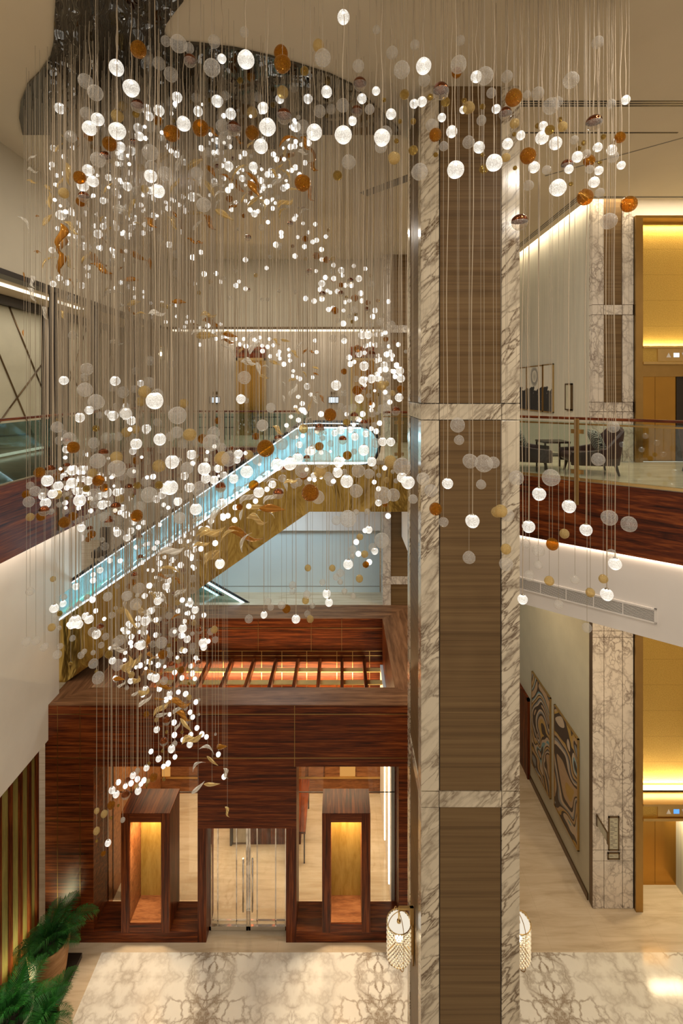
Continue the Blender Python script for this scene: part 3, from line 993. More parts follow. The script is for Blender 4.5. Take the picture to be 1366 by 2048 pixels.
def elevator(lab, zf, ztop, z_ph, z_hdr_t, z_hdr_b, z_door, scr, depth, lower):
    r = empty('elevator_front', (8.3, YE, zf), lab, 'elevator')
    xj0, xj1 = pxX(1268), pxX(1282)
    xr = 9.55
    child(MB().box(xj0, xj1, YE - .08, 12.2, zf, ztop), 'jamb', M['brass_dark'], r)
    child(Box(xj1, xr, YE + .28, YE + .32, z_ph, ztop), 'gold_leaf_panel', M['gold_leaf'], r)
    child(Box(xj1, xr, YE - .08, YE + .30, ztop - .06, ztop), 'top_frame', M['brass_dark'], r)
    child(Box(xj1, xr, YE - .05, 12.2, z_hdr_b, z_hdr_t), 'header', M['gold_leaf'], r)
    m = MB()
    m.box(xj1, xr, YE - .10, YE + .28, z_hdr_t, z_hdr_t + .05).box(xj1, xr, YE - .10, YE - .05, z_hdr_b - .06, z_hdr_b)
    child(m, 'header_trim', M['brass'], r)
    child(Box(xj1, xr, YE + .02, 12.2, z_door, z_hdr_b), 'soffit_panel', M['brass_dark'], r)
    # doors
    yd = YE + depth
    xd0, xm, xd1 = pxX(1286), pxX(1310, yd), pxX(1352, yd)
    child(Box(xd0, xm - .004, yd, yd + .04, zf, z_door + .3), 'door_leaf', M['gold_door'], r)
    child(Box(xm + .004, xd1, yd, yd + .04, zf, z_door + .3), 'door_leaf', M['gold_door'], r)
    child(MB().box(xj1, xd0, YE, yd + .05, zf, z_door), 'reveal', M['silk'] if lower else M['brass_dark'], r)
    child(MB().box(xd1, xd1 + .25, YE + .1, yd + .05, zf, z_door), 'reveal', M['silk'] if lower else M['dark'], r)
    child(Box(xd1 + .25, xr, YE, yd + .05, zf, z_door), 'side_wall', M['gold_leaf'], r)
    # indicator with arrows and screen
    zc = (z_hdr_t + z_hdr_b) / 2
    x0, x1 = pxX(1312), pxX(1388)
    pn = child(Box(x0, x1, YE - .065, YE - .05, z_hdr_b + .015, z_hdr_t - .015), 'indicator_plate', M['brass'], r)
    s = .055
    cx = pxX(1349)
    o = MB().box(cx - .065, cx + .065, YE - .07, YE - .064, zc - .05, zc + .05).build('floor_display', scr)
    o.parent = pn
    ca, cb = pxX(1333.5), pxX(1364)
    m = MB().prism([(ca - s, zc - s), (ca + s, zc - s), (ca, zc + s)], YE - .07, YE - .064, 'y')
    m.prism([(cb - s, zc + s), (cb, zc - s), (cb + s, zc + s)], YE - .07, YE - .064, 'y')
    o = m.build('arrow', M['white'])
    o.parent = pn
    return r


ru = elevator('tall gold elevator front of the upper floor with arrows and a white display', U, pxZ(433), pxZ(694), pxZ(697), pxZ(724), pxZ(753), M['screen'], .12, False)
rl = elevator('gold elevator front of the ground floor with a glowing strip and blue display', G, -4.38, pxZ(1598), pxZ(1606), pxZ(1630), pxZ(1632), M['blue_screen'], .55, True)
child(Box(pxX(1283), 9.5, YE + .24, YE + .27, pxZ(1597), pxZ(1589)), 'light_strip', M['led'], rl)
area('elevator_cove', (8.4, YE + .2, pxZ(1594)), 2.6, 55, (1, .8, .45), (PI * .9, 0, 0), size_y=.05)
area('elevator_cove', (8.4, YE + .16, pxZ(690)), 2.6, 45, (1, .8, .45), (PI * .95, 0, 0), size_y=.05)
area('elevator_cove', (8.4, YE + .10, pxZ(440)), 2.6, 45, (1, .8, .45), (-.1, 0, 0), size_y=.05)
area('elevator_light', (7.9, YE + .25, pxZ(1634)), .9, 30, (1, .78, .45), size_y=.25)


# ------------------------------------------------------------------ signs on the walls
def panel_sign(lab, x0, x1, z0, z1, y, lines, name='directory_sign'):
    r = empty(name, ((x0 + x1) / 2, y, z0), lab, 'sign')
    m = MB()
    t = .03
    m.box(x0, x0 + t, y - .02, y, z0, z1).box(x1 - t, x1, y - .02, y, z0, z1).box(x0, x1, y - .02, y, z0, z0 + t).box(x0, x1, y - .02, y, z1 - t, z1)
    child(m, 'bronze_frame', M['bronze'], r)
    child(Box(x0 + t, x1 - t, y - .01, y, z0 + t, z1 - t), 'pale_board', M['sage'], r)
    if lines:
        m = MB()
        rnd = random.Random(4)
        for k in range(lines):
            zz = z1 - .08 - (z1 - z0 - .16) * k / max(1, lines - 1)
            w = (x1 - x0 - .1) * rnd.uniform(.3, .8)
            m.box(x0 + .05 if k % 3 else x1 - .05 - w, x0 + .05 + w if k % 3 else x1 - .05, y - .012, y - .01, zz - .006, zz + .006)
        child(m, 'faint_text_lines', M['grille'], r)


panel_sign('tall bronze framed directory board on the lower marble pier', pxX(1216), pxX(1238), pxZ(1700), pxZ(1632), YE - .001, 22)
panel_sign('small bronze framed plate below the directory board', pxX(1214.5), pxX(1239), pxZ(1718), pxZ(1704), YE - .001, 3)
r = empty('blade_sign', (pxX(1200), 11.2, pxZ(1650)), 'slim bronze blade sign projecting from the lower marble pier', 'sign')
q = [P(1195, 1632, 11.41), P(1212, 1650, 10.95), P(1212, 1666, 10.95), P(1195, 1645, 11.41)]
x = q[0].x
child(Box(x - .02, x + .0, 10.95, 11.42, q[3].z - .05, q[0].z), 'board', M['sage'], r)
child(MB().box(x - .025, x + .005, 11.38, 11.43, q[3].z - .08, q[0].z + .03).box(x - .025, x + .005, 10.93, 10.97, q[3].z - .08, q[0].z + .03).box(x - .025, x + .005, 10.95, 11.42, q[0].z, q[0].z + .02), 'bronze_bracket', M['bronze'], r)


# ------------------------------------------------------------------ paintings on the corridor wall (plane x = 5.93)
def ink_mat(ring):
    m = Mat('ink_painting')
    x = m.sep()
    nz = m.noise(m.map((1, 2.2, 2.2)), 1, 5, .6)
    h = m.math('ADD', x[2], m.math('MULTIPLY', m.math('SUBTRACT', nz.outputs[0], .5), .7))
    f = m.ramp(h, [(0, (.012, .013, .015)), (.02, (.62, .58, .48))])
    mp = f.node
    sp = m.noise(m.map((1, 9, 9)), 1, 3)
    spots = m.ramp(sp.outputs[0], [(.66, 0), (.70, 1)])
    c = m.mix(m.math('MULTIPLY', spots, .5), f, (.4, .38, .33))
    if ring:
        d = m.add('ShaderNodeVectorMath', operation='DISTANCE')
        mp2 = m.map((0, 1, 1))
        nv = m.add('ShaderNodeVectorMath', operation='MULTIPLY_ADD')
        m.link(nz.outputs['Color'], nv.inputs[0])
        nv.inputs[1].default_value = (0, .12, .12)
        m.link(mp2, nv.inputs[2])
        m.link(nv.outputs[0], d.inputs[0])
        d.inputs[1].default_value = (0, .06, .42)
        rg = m.ramp(d.outputs['Value'], [(.0, .7), (.12, .3), (.17, 0), (.20, 1), (.27, .8), (.33, 0)])
        c = m.mix(m.math('MULTIPLY', rg, .75), c, (.10, .10, .10))
    m.col(c).set(.6)
    return m.m


def swirl_mat(seed):
    m = Mat('swirl_painting')
    v = m.map((1, .45, .42), (0, 0, 0))
    off = m.add('ShaderNodeVectorMath', operation='ADD')
    m.link(v, off.inputs[0])
    off.inputs[1].default_value = (seed * 3.7, seed * 1.3, seed * 2.1)
    a = m.noise(off.outputs[0], 1.15, 1.2, .35, 2.2)
    br, tan, gold, teal, grey, cream = (.055, .035, .024), (.46, .31, .17), (.48, .30, .07), (.16, .32, .34), (.24, .25, .24), (.55, .43, .29)
    st = [(0, tan), (.30, br), (.345, teal), (.385, cream), (.43, br), (.465, gold), (.495, tan), (.53, br), (.565, grey), (.60, cream), (.64, br), (.68, tan), (.74, gold)]
    c = m.ramp(a.outputs[0], st, 'CONSTANT')
    gr = m.noise(m.map((3, 2, 14)), 1, 3)
    m.col(m.mix(.12, c, gr.outputs[0], 'OVERLAY')).set(.45)
    return m.m


def painting(name, lab, y0, y1, z0, z1, mat, frame, t=.02, th=.05):
    X = 5.93
    yc, zc = (y0 + y1) / 2, (z0 + z1) / 2
    r = empty(name, (X, yc, zc), lab, 'painting')
    o = Box(-th + .01, -.0, y0 - yc + t, y1 - yc - t, z0 - zc + t, z1 - zc - t).build('canvas', mat, r)
    m = MB()
    a0, a1, b0, b1 = y0 - yc, y1 - yc, z0 - zc, z1 - zc
    m.box(-th, 0, a0, a0 + t, b0, b1).box(-th, 0, a1 - t, a1, b0, b1).box(-th, 0, a0, a1, b0, b0 + t).box(-th, 0, a0, a1, b1 - t, b1)
    m.build('frame', frame, r)


ink, inkr = ink_mat(False), ink_mat(True)
painting('painting', 'narrow right panel of the black and white ink triptych in gold frame', 13.5, 14.14, -.64, .74, ink, M['brass'], .03)
painting('painting', 'wide middle panel of the ink triptych with a grey ring in gold frame', 14.18, 15.4, -.64, .74, inkr, M['brass'], .03)
painting('painting', 'left panel of the ink triptych partly hidden by the column', 15.44, 16.08, -.64, .74, ink, M['brass'], .03)
painting('painting', 'left of two tall swirling brown and teal murals in the lower corridor', 13.67, 14.99, -11.56, -8.70, swirl_mat(1), M['brass'], .025)
painting('painting', 'right of two tall swirling brown and teal murals in the lower corridor', 12.06, 13.41, -11.50, -8.70, swirl_mat(2.3), M['brass'], .025)
painting('framed_notice', 'small narrow bronze framed notice right of the ink triptych', 12.4, 12.75, -.53, .17, M['sage'], M['bronze'], .035)
r = empty('door_1', (5.93, 15.8, G), None, None)
r['kind'] = 'structure'
child(Box(5.87, 5.93, 15.3, 16.3, G, -9.8), 'door_leaf', M['rosewood_up'], r)
child(MB().box(5.85, 5.93, 15.22, 15.3, G, -9.72).box(5.85, 5.93, 16.3, 16.38, G, -9.72).box(5.85, 5.93, 15.22, 16.38, -9.8, -9.72), 'door_frame', M['rosewood_up'], r)

# air grille on the white fascia under the right balcony
nrm = Vector((-.625, -.78))
g0 = Vector((3.71 - .16, 9.92 + .13)) - 0 * nrm
def on_fascia(s, z, off=.006):
    b = Vector((3.71, 9.92)) + dd * s + nrm * off
    return Vector((b.x, b.y, z))
r = empty('air_grille', tuple(on_fascia(1, -3.95)), 'long white framed air grille on the fascia below the right balcony', 'air grille')
def fbox(mb, s0, s1, z0, z1, o0, o1):
    q = [on_fascia(s0, 0, o0), on_fascia(s1, 0, o0), on_fascia(s1, 0, o1), on_fascia(s0, 0, o1)]
    return mb.prism([(v.x, v.y) for v in q], z0, z1)
gs0, gs1, gz0, gz1 = -.6, 2.28, -4.06, -3.86
child(fbox(MB(), gs0, gs1, gz0, gz1, .002, .006), 'dark_back', M['black'], r)
m = MB()
fbox(m, gs0 - .04, gs1 + .04, gz1, gz1 + .03, 0, .03)
fbox(m, gs0 - .04, gs1 + .04, gz0 - .03, gz0, 0, .03)
fbox(m, gs1, gs1 + .04, gz0 - .03, gz1 + .03, 0, .03)
for k in range(6):
    fbox(m, gs0 + (gs1 - gs0) * k / 6 - .008, gs0 + (gs1 - gs0) * k / 6 + .008, gz0, gz1, 0, .028)
child(m, 'frame', M['white'], r)
m = MB()
for k in range(9):
    z = gz0 + .012 + k * .0215
    fbox(m, gs0, gs1, z, z + .009, .004, .022)
child(m, 'slats', M['white'], r)

# ------------------------------------------------------------------ wall sconces on the column
def sconce(sgn, lab):
    X0 = XC0 if sgn < 0 else XC1
    cx, cy = X0 + sgn * .235, 7.72
    r = empty('wall_sconce', (cx, cy, -8.7), lab, 'wall lamp')
    def C(mb, n, mat, **k): return mb.build(n, mat, r, **k)
    R = .185
    # beaded glass shade: many small beads on a cylinder
    m = MB()
    for k in range(26):
        a = 2 * PI * k / 26
        for j in range(15):
            aa = a + (PI / 26 if j % 2 else 0)
            z = .20 - j * .036
            m.sphere((R * math.cos(aa), R * math.sin(aa), z), .0145, 6, 4)
    C(m, 'bead_shade', M['bead'])
    m = MB()
    for zz, rr in ((.225, R + .006), (-.335, R - .02)):
        m.tube([(rr * math.cos(2 * PI * k / 32), rr * math.sin(2 * PI * k / 32), zz) for k in range(33)], .008, 6)
    # upright stadium hoops either side
    for ang in (0.3, PI / 2 + .3):
        pts = []
        for k in range(33):
            t = 2 * PI * k / 32
            px, pz = R * math.cos(t), R * math.sin(t)
            pz = pz + (.20 if pz > 0 else -.30)
            pts.append((px * math.cos(ang), px * math.sin(ang), pz))
        m.tube(pts, .006, 6)
    C(m, 'brass_hoops', M['brass'])
    C(MB().lathe([(.0, .215), (R - .01, .215), (R - .01, .205), (0, .205)], (0, 0, 0), 28), 'cream_disc', M['disc'])
    C(MB().lathe([(0, .25), (.03, .245), (.035, .22), (0, .216)], (0, 0, 0), 16), 'knob', M['brass'])
    C(MB().sphere((0, 0, -.02), .06), 'bulb', emit('sconce_bulb', (1, .82, .55), 26))
    m = MB()
    m.box(-.015 if sgn > 0 else -.235 * -1 - .25, .015 if sgn < 0 else .015, 0, 0, 0, 0) if False else None
    wx = -sgn * .235
    m.box(min(0, wx), max(0, wx), -.02, .02, .42, .455)
    m.box(-.012, .012, -.012, .012, .22, .45)
    m.box(min(wx, wx + sgn * .06), max(wx, wx + sgn * .06), -.03, .03, -.28, .455)
    m.box(min(wx, wx + sgn * .1), max(wx, wx + sgn * .1), -.015, .015, -.22, -.19)
    C(m, 'brass_arm', M['brass'])
    m = MB().box(min(wx, wx + sgn * .025), max(wx, wx + sgn * .025), -.06, .06, -.42, .18)
    C(m, 'wall_plate', M['brass_dark'])
    pl = bpy.data.lights.new('sconce_light', 'POINT')
    pl.energy = 9
    pl.color = (1, .72, .4)
    pl.shadow_soft_size = .06
    o = bpy.data.objects.new('sconce_light', pl)
    COL.objects.link(o)
    o.location = (cx, cy, -8.72)


M['bead'] = emit('glowing_bead', (1, .84, .6), .7)
M['disc'] = emit('glowing_disc', (1, .88, .70), .9)
def bead():
    m = Mat('crystal_bead')
    m.col((.9, .82, .66)).set(.1)
    m.b.inputs['Emission Color'].default_value = (1, .82, .55, 1)
    m.b.inputs['Emission Strength'].default_value = .25
    return m.m
M['bead'] = bead()
sconce(-1, 'brass wall lamp with beaded glass shade on the left face of the column')
sconce(1, 'brass wall lamp with beaded glass shade half hidden on the right face of the column')

# ------------------------------------------------------------------ armchairs, cushions, side table on the upper floor
M['leather'] = plain('aubergine_leather', (.055, .022, .024), .32, 0, .1, 4)
M['leg_wood'] = plain('dark_leg', (.03, .014, .01), .3)
def scale_cloth():
    m = Mat('scale_cushion_cloth')
    x = m.sep()
    row = m.math('FLOOR', m.math('MULTIPLY', x[2], 16))
    sh = m.math('MULTIPLY', m.math('MODULO', row, 2), .5)
    u = m.math('FRACT', m.math('ADD', m.math('MULTIPLY', m.math('ADD', x[0], x[1]), 10), sh))
    v = m.math('FRACT', m.math('MULTIPLY', x[2], 16))
    d = m.math('SQRT', m.math('ADD', m.math('POWER', m.math('SUBTRACT', u, .5), 2), m.math('POWER', m.math('MULTIPLY', v, .62), 2)))
    st = m.math('LESS_THAN', m.math('FRACT', m.math('MULTIPLY', d, 3.2)), .38)
    m.col(m.mix(st, (.03, .028, .03), (.62, .58, .5))).set(.8)
    return m.m
M['scale'] = scale_cloth()


def armchair(loc, rz, lab):
    """local frame: +x is the front of the seat"""
    r = empty('armchair', loc, lab, 'armchair', rz=rz)
    def C(mb, n, mat, **k): return mb.build(n, mat, r, **k)
    C(MB().box(-.34, .50, -.33, .33, .24, .42), 'seat', M['leather'], bevel=.05)
    # wrap-around back, tall behind and sloping down along the arms
    m = MB()
    path = [(.50, -.40, .47), (.15, -.42, .49), (-.14, -.43, .55), (-.40, -.34, .90), (-.47, 0, 1.0), (-.40, .34, .90), (-.14, .43, .55), (.15, .42, .49), (.50, .40, .47)]
    n = len(path)
    rows = []
    for i, (x, y, zt) in enumerate(path):
        nx, ny = (x, y)
        l = math.hypot(nx - .1, ny)
        dx, dy = (nx - .1) / l, ny / l
        if i in (0, 1, n - 2, n - 1): dx, dy = 0, (1 if y > 0 else -1)
        lean = .09 if 2 < i < n - 3 else .02
        th = .05
        rows.append([(x - dx * th, y - dy * th, .20), (x + dx * th * .6, y + dy * th * .6, .20), (x + dx * (th * .6 + lean), y + dy * (th * .6 + lean), zt), (x - dx * (th - lean), y - dy * (th - lean), zt)])
    vs = [[m.bm.verts.new(p) for p in rw] for rw in rows]
    for i in range(n - 1):
        for k in range(4):
            m.bm.faces.new((vs[i][k], vs[i][(k + 1) % 4], vs[i + 1][(k + 1) % 4], vs[i + 1][k])).smooth = True
    m.bm.faces.new(vs[0])
    m.bm.faces.new(vs[-1][::-1])
    C(m, 'backrest', M['leather'], bevel=.02, subsurf=2)
    for x, y, ox, oy in ((.36, -.32, .05, -.04), (.36, .32, .05, .04), (-.34, -.32, -.07, -.04), (-.34, .32, -.07, .04)):
        C(MB().tube([(x, y, .26), (x + ox, y + oy, 0)], [.042, .022], 4), 'leg', M['leg_wood'])
    return r


def cushion(loc, rot, lab):
    m = MB()
    n = 10
    g = {}
    for s in (1, -1):
        for i in range(n + 1):
            for j in range(n + 1):
                u, v = i / n * 2 - 1, j / n * 2 - 1
                t = .085 * ((1 - u ** 4) * (1 - v ** 4)) ** .5
                k = 1 - .06 * (1 - abs(u)) * 0 - .05 * (abs(u * v))
                g[s, i, j] = m.bm.verts.new((s * t, u * .25 * k, v * .25 * k)) if s == 1 or t > 1e-6 else g[1, i, j]
    for s in (1, -1):
        for i in range(n):
            for j in range(n):
                q = [g[s, i, j], g[s, i + 1, j], g[s, i + 1, j + 1], g[s, i, j + 1]]
                m.bm.faces.new(q if s == 1 else q[::-1]).smooth = True
    o = m.build('cushion', M['scale'])
    o.location = loc
    o.rotation_euler = rot
    return tag(o, lab, 'cushion')


armchair((5.12, 9.95, U), PI - .15, 'aubergine leather armchair facing left beside the gold elevator')
cushion((5.22, 9.90, U + .66), (0, -.42, PI - .15 + PI), 'black and white scale patterned cushion on the armchair near the elevator')
armchair((3.98, 10.45, U), -.35, 'aubergine leather armchair facing right, half hidden behind the column edge')
cushion((3.86, 10.42, U + .66), (0, -.42, -.35), 'black and white scale patterned cushion on the armchair next to the column')
armchair((7.64, 9.9, U), .3, 'dark armchair cut off by the right edge behind the balustrade')
t = empty('side_table', (4.60, 10.55, U), 'small dark two tier side table between the two armchairs', 'table')
child(Box(4.32, 4.88, 10.3, 10.8, U + .56, U + .60), 'table_top', M['leg_wood'], t, bevel=.005)
child(Box(4.36, 4.84, 10.34, 10.76, U + .28, U + .30), 'lower_shelf', M['leg_wood'], t)
for xx in (4.33, 4.84):
    for yy in (10.31, 10.76):
        child(Box(xx, xx + .03, yy, yy + .03, U, U + .56), 'leg', M['leg_wood'], t)

# ------------------------------------------------------------------ potted palms
def leafmat():
    m = Mat('palm_leaf')
    nz = m.noise(m.tc.outputs['Object'], 5, 2)
    m.col(m.ramp(nz.outputs[0], [(.3, (.006, .050, .008)), (.7, (.018, .125, .014))])).set(.6, spec=.25)
    return m.m
M['palm'] = leafmat()
M['soil'] = plain('soil', (.02, .013, .008), .9, 0, .3, 20)
M['pot_wood'] = wood('striped_clay', (3, 3, 9), (.30, .15, .06), (.42, .23, .10), (.52, .31, .15), .5, 0)
M['pot_cream'] = wood('pale_clay', (3, 3, 9), (.52, .47, .34), (.60, .55, .42), (.68, .62, .5), .5, 0)


def frond_mesh(k, L, droop):
    m = MB()
    rnd = random.Random(k)
    pts = []
    n = 14
    for i in range(n + 1):
        t = i / n
        pts.append(Vector((L * (.12 * t + .62 * t ** 1.5), 0, L * (.95 * t - droop * t ** 2.2))))
    m.tube(pts, [.012 * (1 - .75 * i / n) for i in range(n + 1)], 5)
    N = 30
    for i in range(N):
        t = .16 + .84 * i / (N - 1)
        f = t * n
        a = min(int(f), n - 1)
        p = pts[a].lerp(pts[a + 1], f - a)
        tan = (pts[a + 1] - pts[a]).normalized()
        up = Vector((0, 1, 0)).cross(tan) * -1
        ll = L * .40 * (math.sin(PI * (t * .86 + .10)) ** .7) * rnd.uniform(.85, 1.1)
        for sgn in (-1, 1):
            side = Vector((0, sgn, 0))
            d0 = (side * .78 + tan * .55 + up * .28).normalized()
            d1 = (side * .6 + tan * .62 - Vector((0, 0, .55))).normalized()
            q0 = p
            q1 = p + d0 * ll * .5
            q2 = q1 + d1 * ll * .5
            w = tan.cross(d0).normalized().cross(d0).normalized() * (.0065 * L / .9 + .002)
            v = [m.bm.verts.new(x) for x in (q0 - w * .4, q0 + w * .4, q1 + w, q1 - w, q2)]
            m.bm.faces.new((v[0], v[1], v[2], v[3]))
            m.bm.faces.new((v[3], v[2], v[4]))
    return m.data('frond', M['palm'])


FR = [frond_mesh(k, .95 + .1 * (k % 3), .42 + .1 * k) for k in range(5)]


def palm(loc, potmat, lab, R=.38, h=.80, n=34, sc=1.0, seed=1, tilt=0):
    rnd = random.Random(seed)
    r = empty('potted_palm', loc, lab, 'potted plant')
    MB().lathe([(0, 0), (R * .72, 0), (R * .82, h * .25), (R, h * .97), (R, h), (R * .90, h), (R * .88, h - .06)], (0, 0, 0), 40).build('pot', potmat, r)
    MB().lathe([(0, h - .07), (R * .89, h - .07)], (0, 0, 0), 24).build('soil', M['soil'], r)
    for k in range(n):
        o = bpy.data.objects.new('frond', FR[k % 5])
        COL.objects.link(o)
        o.parent = r
        a = k * 2.399 + rnd.uniform(-.3, .3)
        rr = R * .45 * math.sqrt((k + .5) / n)
        o.location = (rr * math.cos(a), rr * math.sin(a), h - .1)
        e = (k / n)
        o.rotation_euler = (rnd.uniform(-.12, .12), -.55 + .85 * e + rnd.uniform(-.1, .1), a)
        s = sc * rnd.uniform(.75, 1.0) * (1 - .42 * max(0, -math.cos(a)) ** .7)
        o.scale = (s, s, s)
    return r


palm((-6.02, 9.95, G + .10), M['pot_wood'], 'bushy palm in a striped clay pot nearest the wooden portal', .40, .85, 18, .84, 3)
palm((-6.05, 8.75, G + .10), M['pot_cream'], 'palm in a pale cream pot at the bottom left corner', .42, .85, 18, .84, 8)
palm((-5.42, 8.78, G + .10), M['pot_wood'], 'palm in a clay pot closest to the marble floor at the bottom edge', .27, .72, 15, .74, 12)
tag(Box(-6.75, -5.22 - .38, 7.6, 10.45, G, G + .10).build('planter_plinth', M['dark']), 'low dark plinth under the potted palms along the left wall', 'plinth')
tag(Box(-5.60, -5.12, 8.45, 9.1, G + .004, G + .10).build('planter_plinth', M['dark']), 'low dark block under the palm pot closest to the marble floor', 'plinth')
spot('palm_light', (-5.2, 8.6, -7.9), 260, .55, (.85, 1, .6), (0, .18, 0), .7)
# ------------------------------------------------------------------ hanging glass: read-off positions
# one block per piece of the photograph: origin, scale, then for each kind a list of x y r (r = radius)
# w lit globe, c clear globe, a amber, k copper topped, h honey, g small gold
# l leaves: x y length angle colour(c h a)
DATA = []
def blk(ox, oy, sc, **k): DATA.append((ox, oy, sc, k))


blk(100, 60, 5.939,
    w='790 450 97 965 692 105 118 932 68 568 1062 80 1175 1025 57 1295 957 67 1145 940 60 1050 1165 60 1065 1262 55 1000 1262 40 895 1290 42 800 1200 105 470 1168 90 905 1205 35 675 1140 33',
    c='525 1130 75 422 608 93 540 748 97 1160 330 75 1295 395 80 652 377 50 438 995 83 248 1267 75 660 1200 50 1280 1175 50 1185 1150 68 1330 1275 52',
    a='1050 232 105 465 1260 65 1285 1080 58', k='1040 900 82 980 1340 50', h='800 1025 80 865 905 62 950 950 55', g='1205 665 27 1020 1000 45 885 1090 23 1012 1155 25 1135 1090 25',
    l='230 1000 150 80 a 170 1300 150 70 h 330 1330 150 80 a')
blk(310, 60, 5.939,
    w='1080 350 110 1065 520 55 795 342 57 475 668 55 262 800 65 740 845 73 898 995 68 512 965 60 1285 925 68 340 1115 88',
    c='280 165 108 128 132 65 705 137 78 675 450 107 405 215 65 188 530 90 485 805 58 833 780 57 185 860 58 250 910 55 1220 795 58 795 1140 80 790 1040 60 840 1290 85 85 1275 50 35 1170 45 1060 25 60',
    a='200 1230 102 540 1165 103 1155 1220 87 1135 555 55', k='415 365 82 935 1170 92', h='1155 978 70 775 520 50',
    g='738 820 30 650 833 27 352 988 32 213 1075 30 1010 600 38 827 1265 27 430 855 25 340 820 18 1205 880 20', l='880 570 150 -20 a 690 1210 150 30 a 580 215 130 -40 a')
blk(500, 60, 5.939,
    w='910 735 70 688 818 57 155 925 65 208 1155 105 765 1215 97 1108 1245 107 1218 1080 55 1330 815 60 355 820 55 545 1150 60 278 760 33',
    c='865 330 105 1288 428 75 520 680 60 1100 895 82 828 965 75 962 940 60 245 487 60 628 1147 78 575 1215 60 965 820 35',
    a='385 405 108 368 270 92', k='1305 640 85 1268 965 70 405 1025 95 755 765 40', h='812 185 75 388 740 75', g='648 487 55 268 890 32 455 1070 32 493 810 30 922 615 35 915 1020 25')
blk(100, 270, 5.939,
    w='455 420 72 510 550 70 390 600 72 630 780 42 775 547 45 778 675 48 695 505 42 920 612 55 945 450 35 1038 540 40 1195 490 78 1280 660 80 1078 832 32 915 860 38 1230 965 45 1015 995 45 970 1095 40 788 1100 40 918 1205 40 635 1085 40 418 932 37 130 950 62 235 925 30 275 935 30 308 1195 40 195 1275 40 1185 1105 38 1105 1165 33 840 240 58 940 250 40 840 140 60 960 185 60 1000 275 30 80 480 28 25 350 35 15 400 25 40 155 40 270 150 30 170 260 35 360 1080 30 570 1175 55 530 1080 30 660 1010 40 410 1320 50 450 1330 40 590 1340 40 930 980 35 835 870 40 1125 700 40 1190 660 45 1220 745 35 500 735 18',
    c='1190 210 100 570 295 92 1205 375 78 640 640 55 685 445 40 165 810 62 880 330 60 1210 855 37 1310 1235 38 1285 882 20 1340 900 20 745 1240 37 858 1045 22 180 1170 20',
    a='710 105 90 353 505 80 575 165 45 370 790 65 815 595 20', k='400 735 70 650 265 75 990 95 55 795 1045 25', h='165 690 68 765 310 50 1125 640 50 800 430 45 1075 390 48 1190 1315 25',
    g='480 135 32 565 405 25 835 460 25 660 380 22 895 385 22 870 135 28',
    l='135 1220 300 95 a 1200 1050 260 40 a 630 1245 150 40 a 850 890 240 20 c 695 830 220 -60 h 860 620 200 -65 c 690 640 170 -40 h 985 880 300 80 h 1040 1070 160 30 h 1010 700 260 -45 c 235 480 260 80 h 130 570 150 -70 h 120 150 160 -65 h 260 1110 190 40 h 440 1180 220 90 h 690 1130 150 -30 h 620 1000 120 -30 h 560 1290 120 -70 c 330 1290 130 80 c')
blk(310, 270, 5.939,
    w='155 138 35 257 230 40 348 322 40 550 157 37 755 203 35 795 205 30 1065 220 35 875 368 58 1168 378 57 993 392 30 1035 515 40 1145 570 30 1258 540 38 1335 470 38 705 550 38 645 615 35 908 605 35 868 655 37 445 735 55 310 838 38 360 902 37 158 872 38 308 1148 33 168 1303 40 960 800 25 1158 752 27 1130 890 30 1180 935 42 1325 795 32 1258 135 88 890 137 30 740 70 40 40 670 80 1010 260 30 820 295 25 650 715 22',
    c='632 207 55 498 455 75 118 462 85 578 830 88 1310 675 42 60 1232 42 318 1335 40 990 1118 22 1262 1100 38 40 882 20 95 900 20 370 817 20 235 742 20 655 423 20 370 590 25 1230 655 20 1300 985 20',
    k='740 378 37 930 288 32 1250 370 30 1105 1220 40', a='390 240 25 885 757 42 1055 960 27 230 160 25',
    l='550 270 80 45 a 660 430 210 55 a 840 505 150 30 a 970 600 240 40 a 1185 560 280 55 a 1165 640 260 55 a 235 950 110 50 a 310 1060 150 55 a 650 1040 220 50 a 440 1260 130 20 a 535 1275 100 0 a 1275 830 220 65 h 300 330 200 -60 c 750 300 150 -35 c 480 350 250 -15 h 1000 450 280 -35 h 430 545 150 10 h 250 600 220 -65 h 110 270 230 -35 h 640 640 250 60 h 760 590 160 -25 c 770 700 150 -30 c 760 830 200 -45 c 825 950 240 30 h 505 1080 160 -45 c 220 1050 180 50 h 470 940 220 -5 h 1195 790 230 -40 h 930 850 120 -40 a 520 640 120 70 h 520 720 100 30 c 370 720 90 20 h 1060 750 130 -50 h 1000 60 150 40 a 1140 110 120 -60 h')
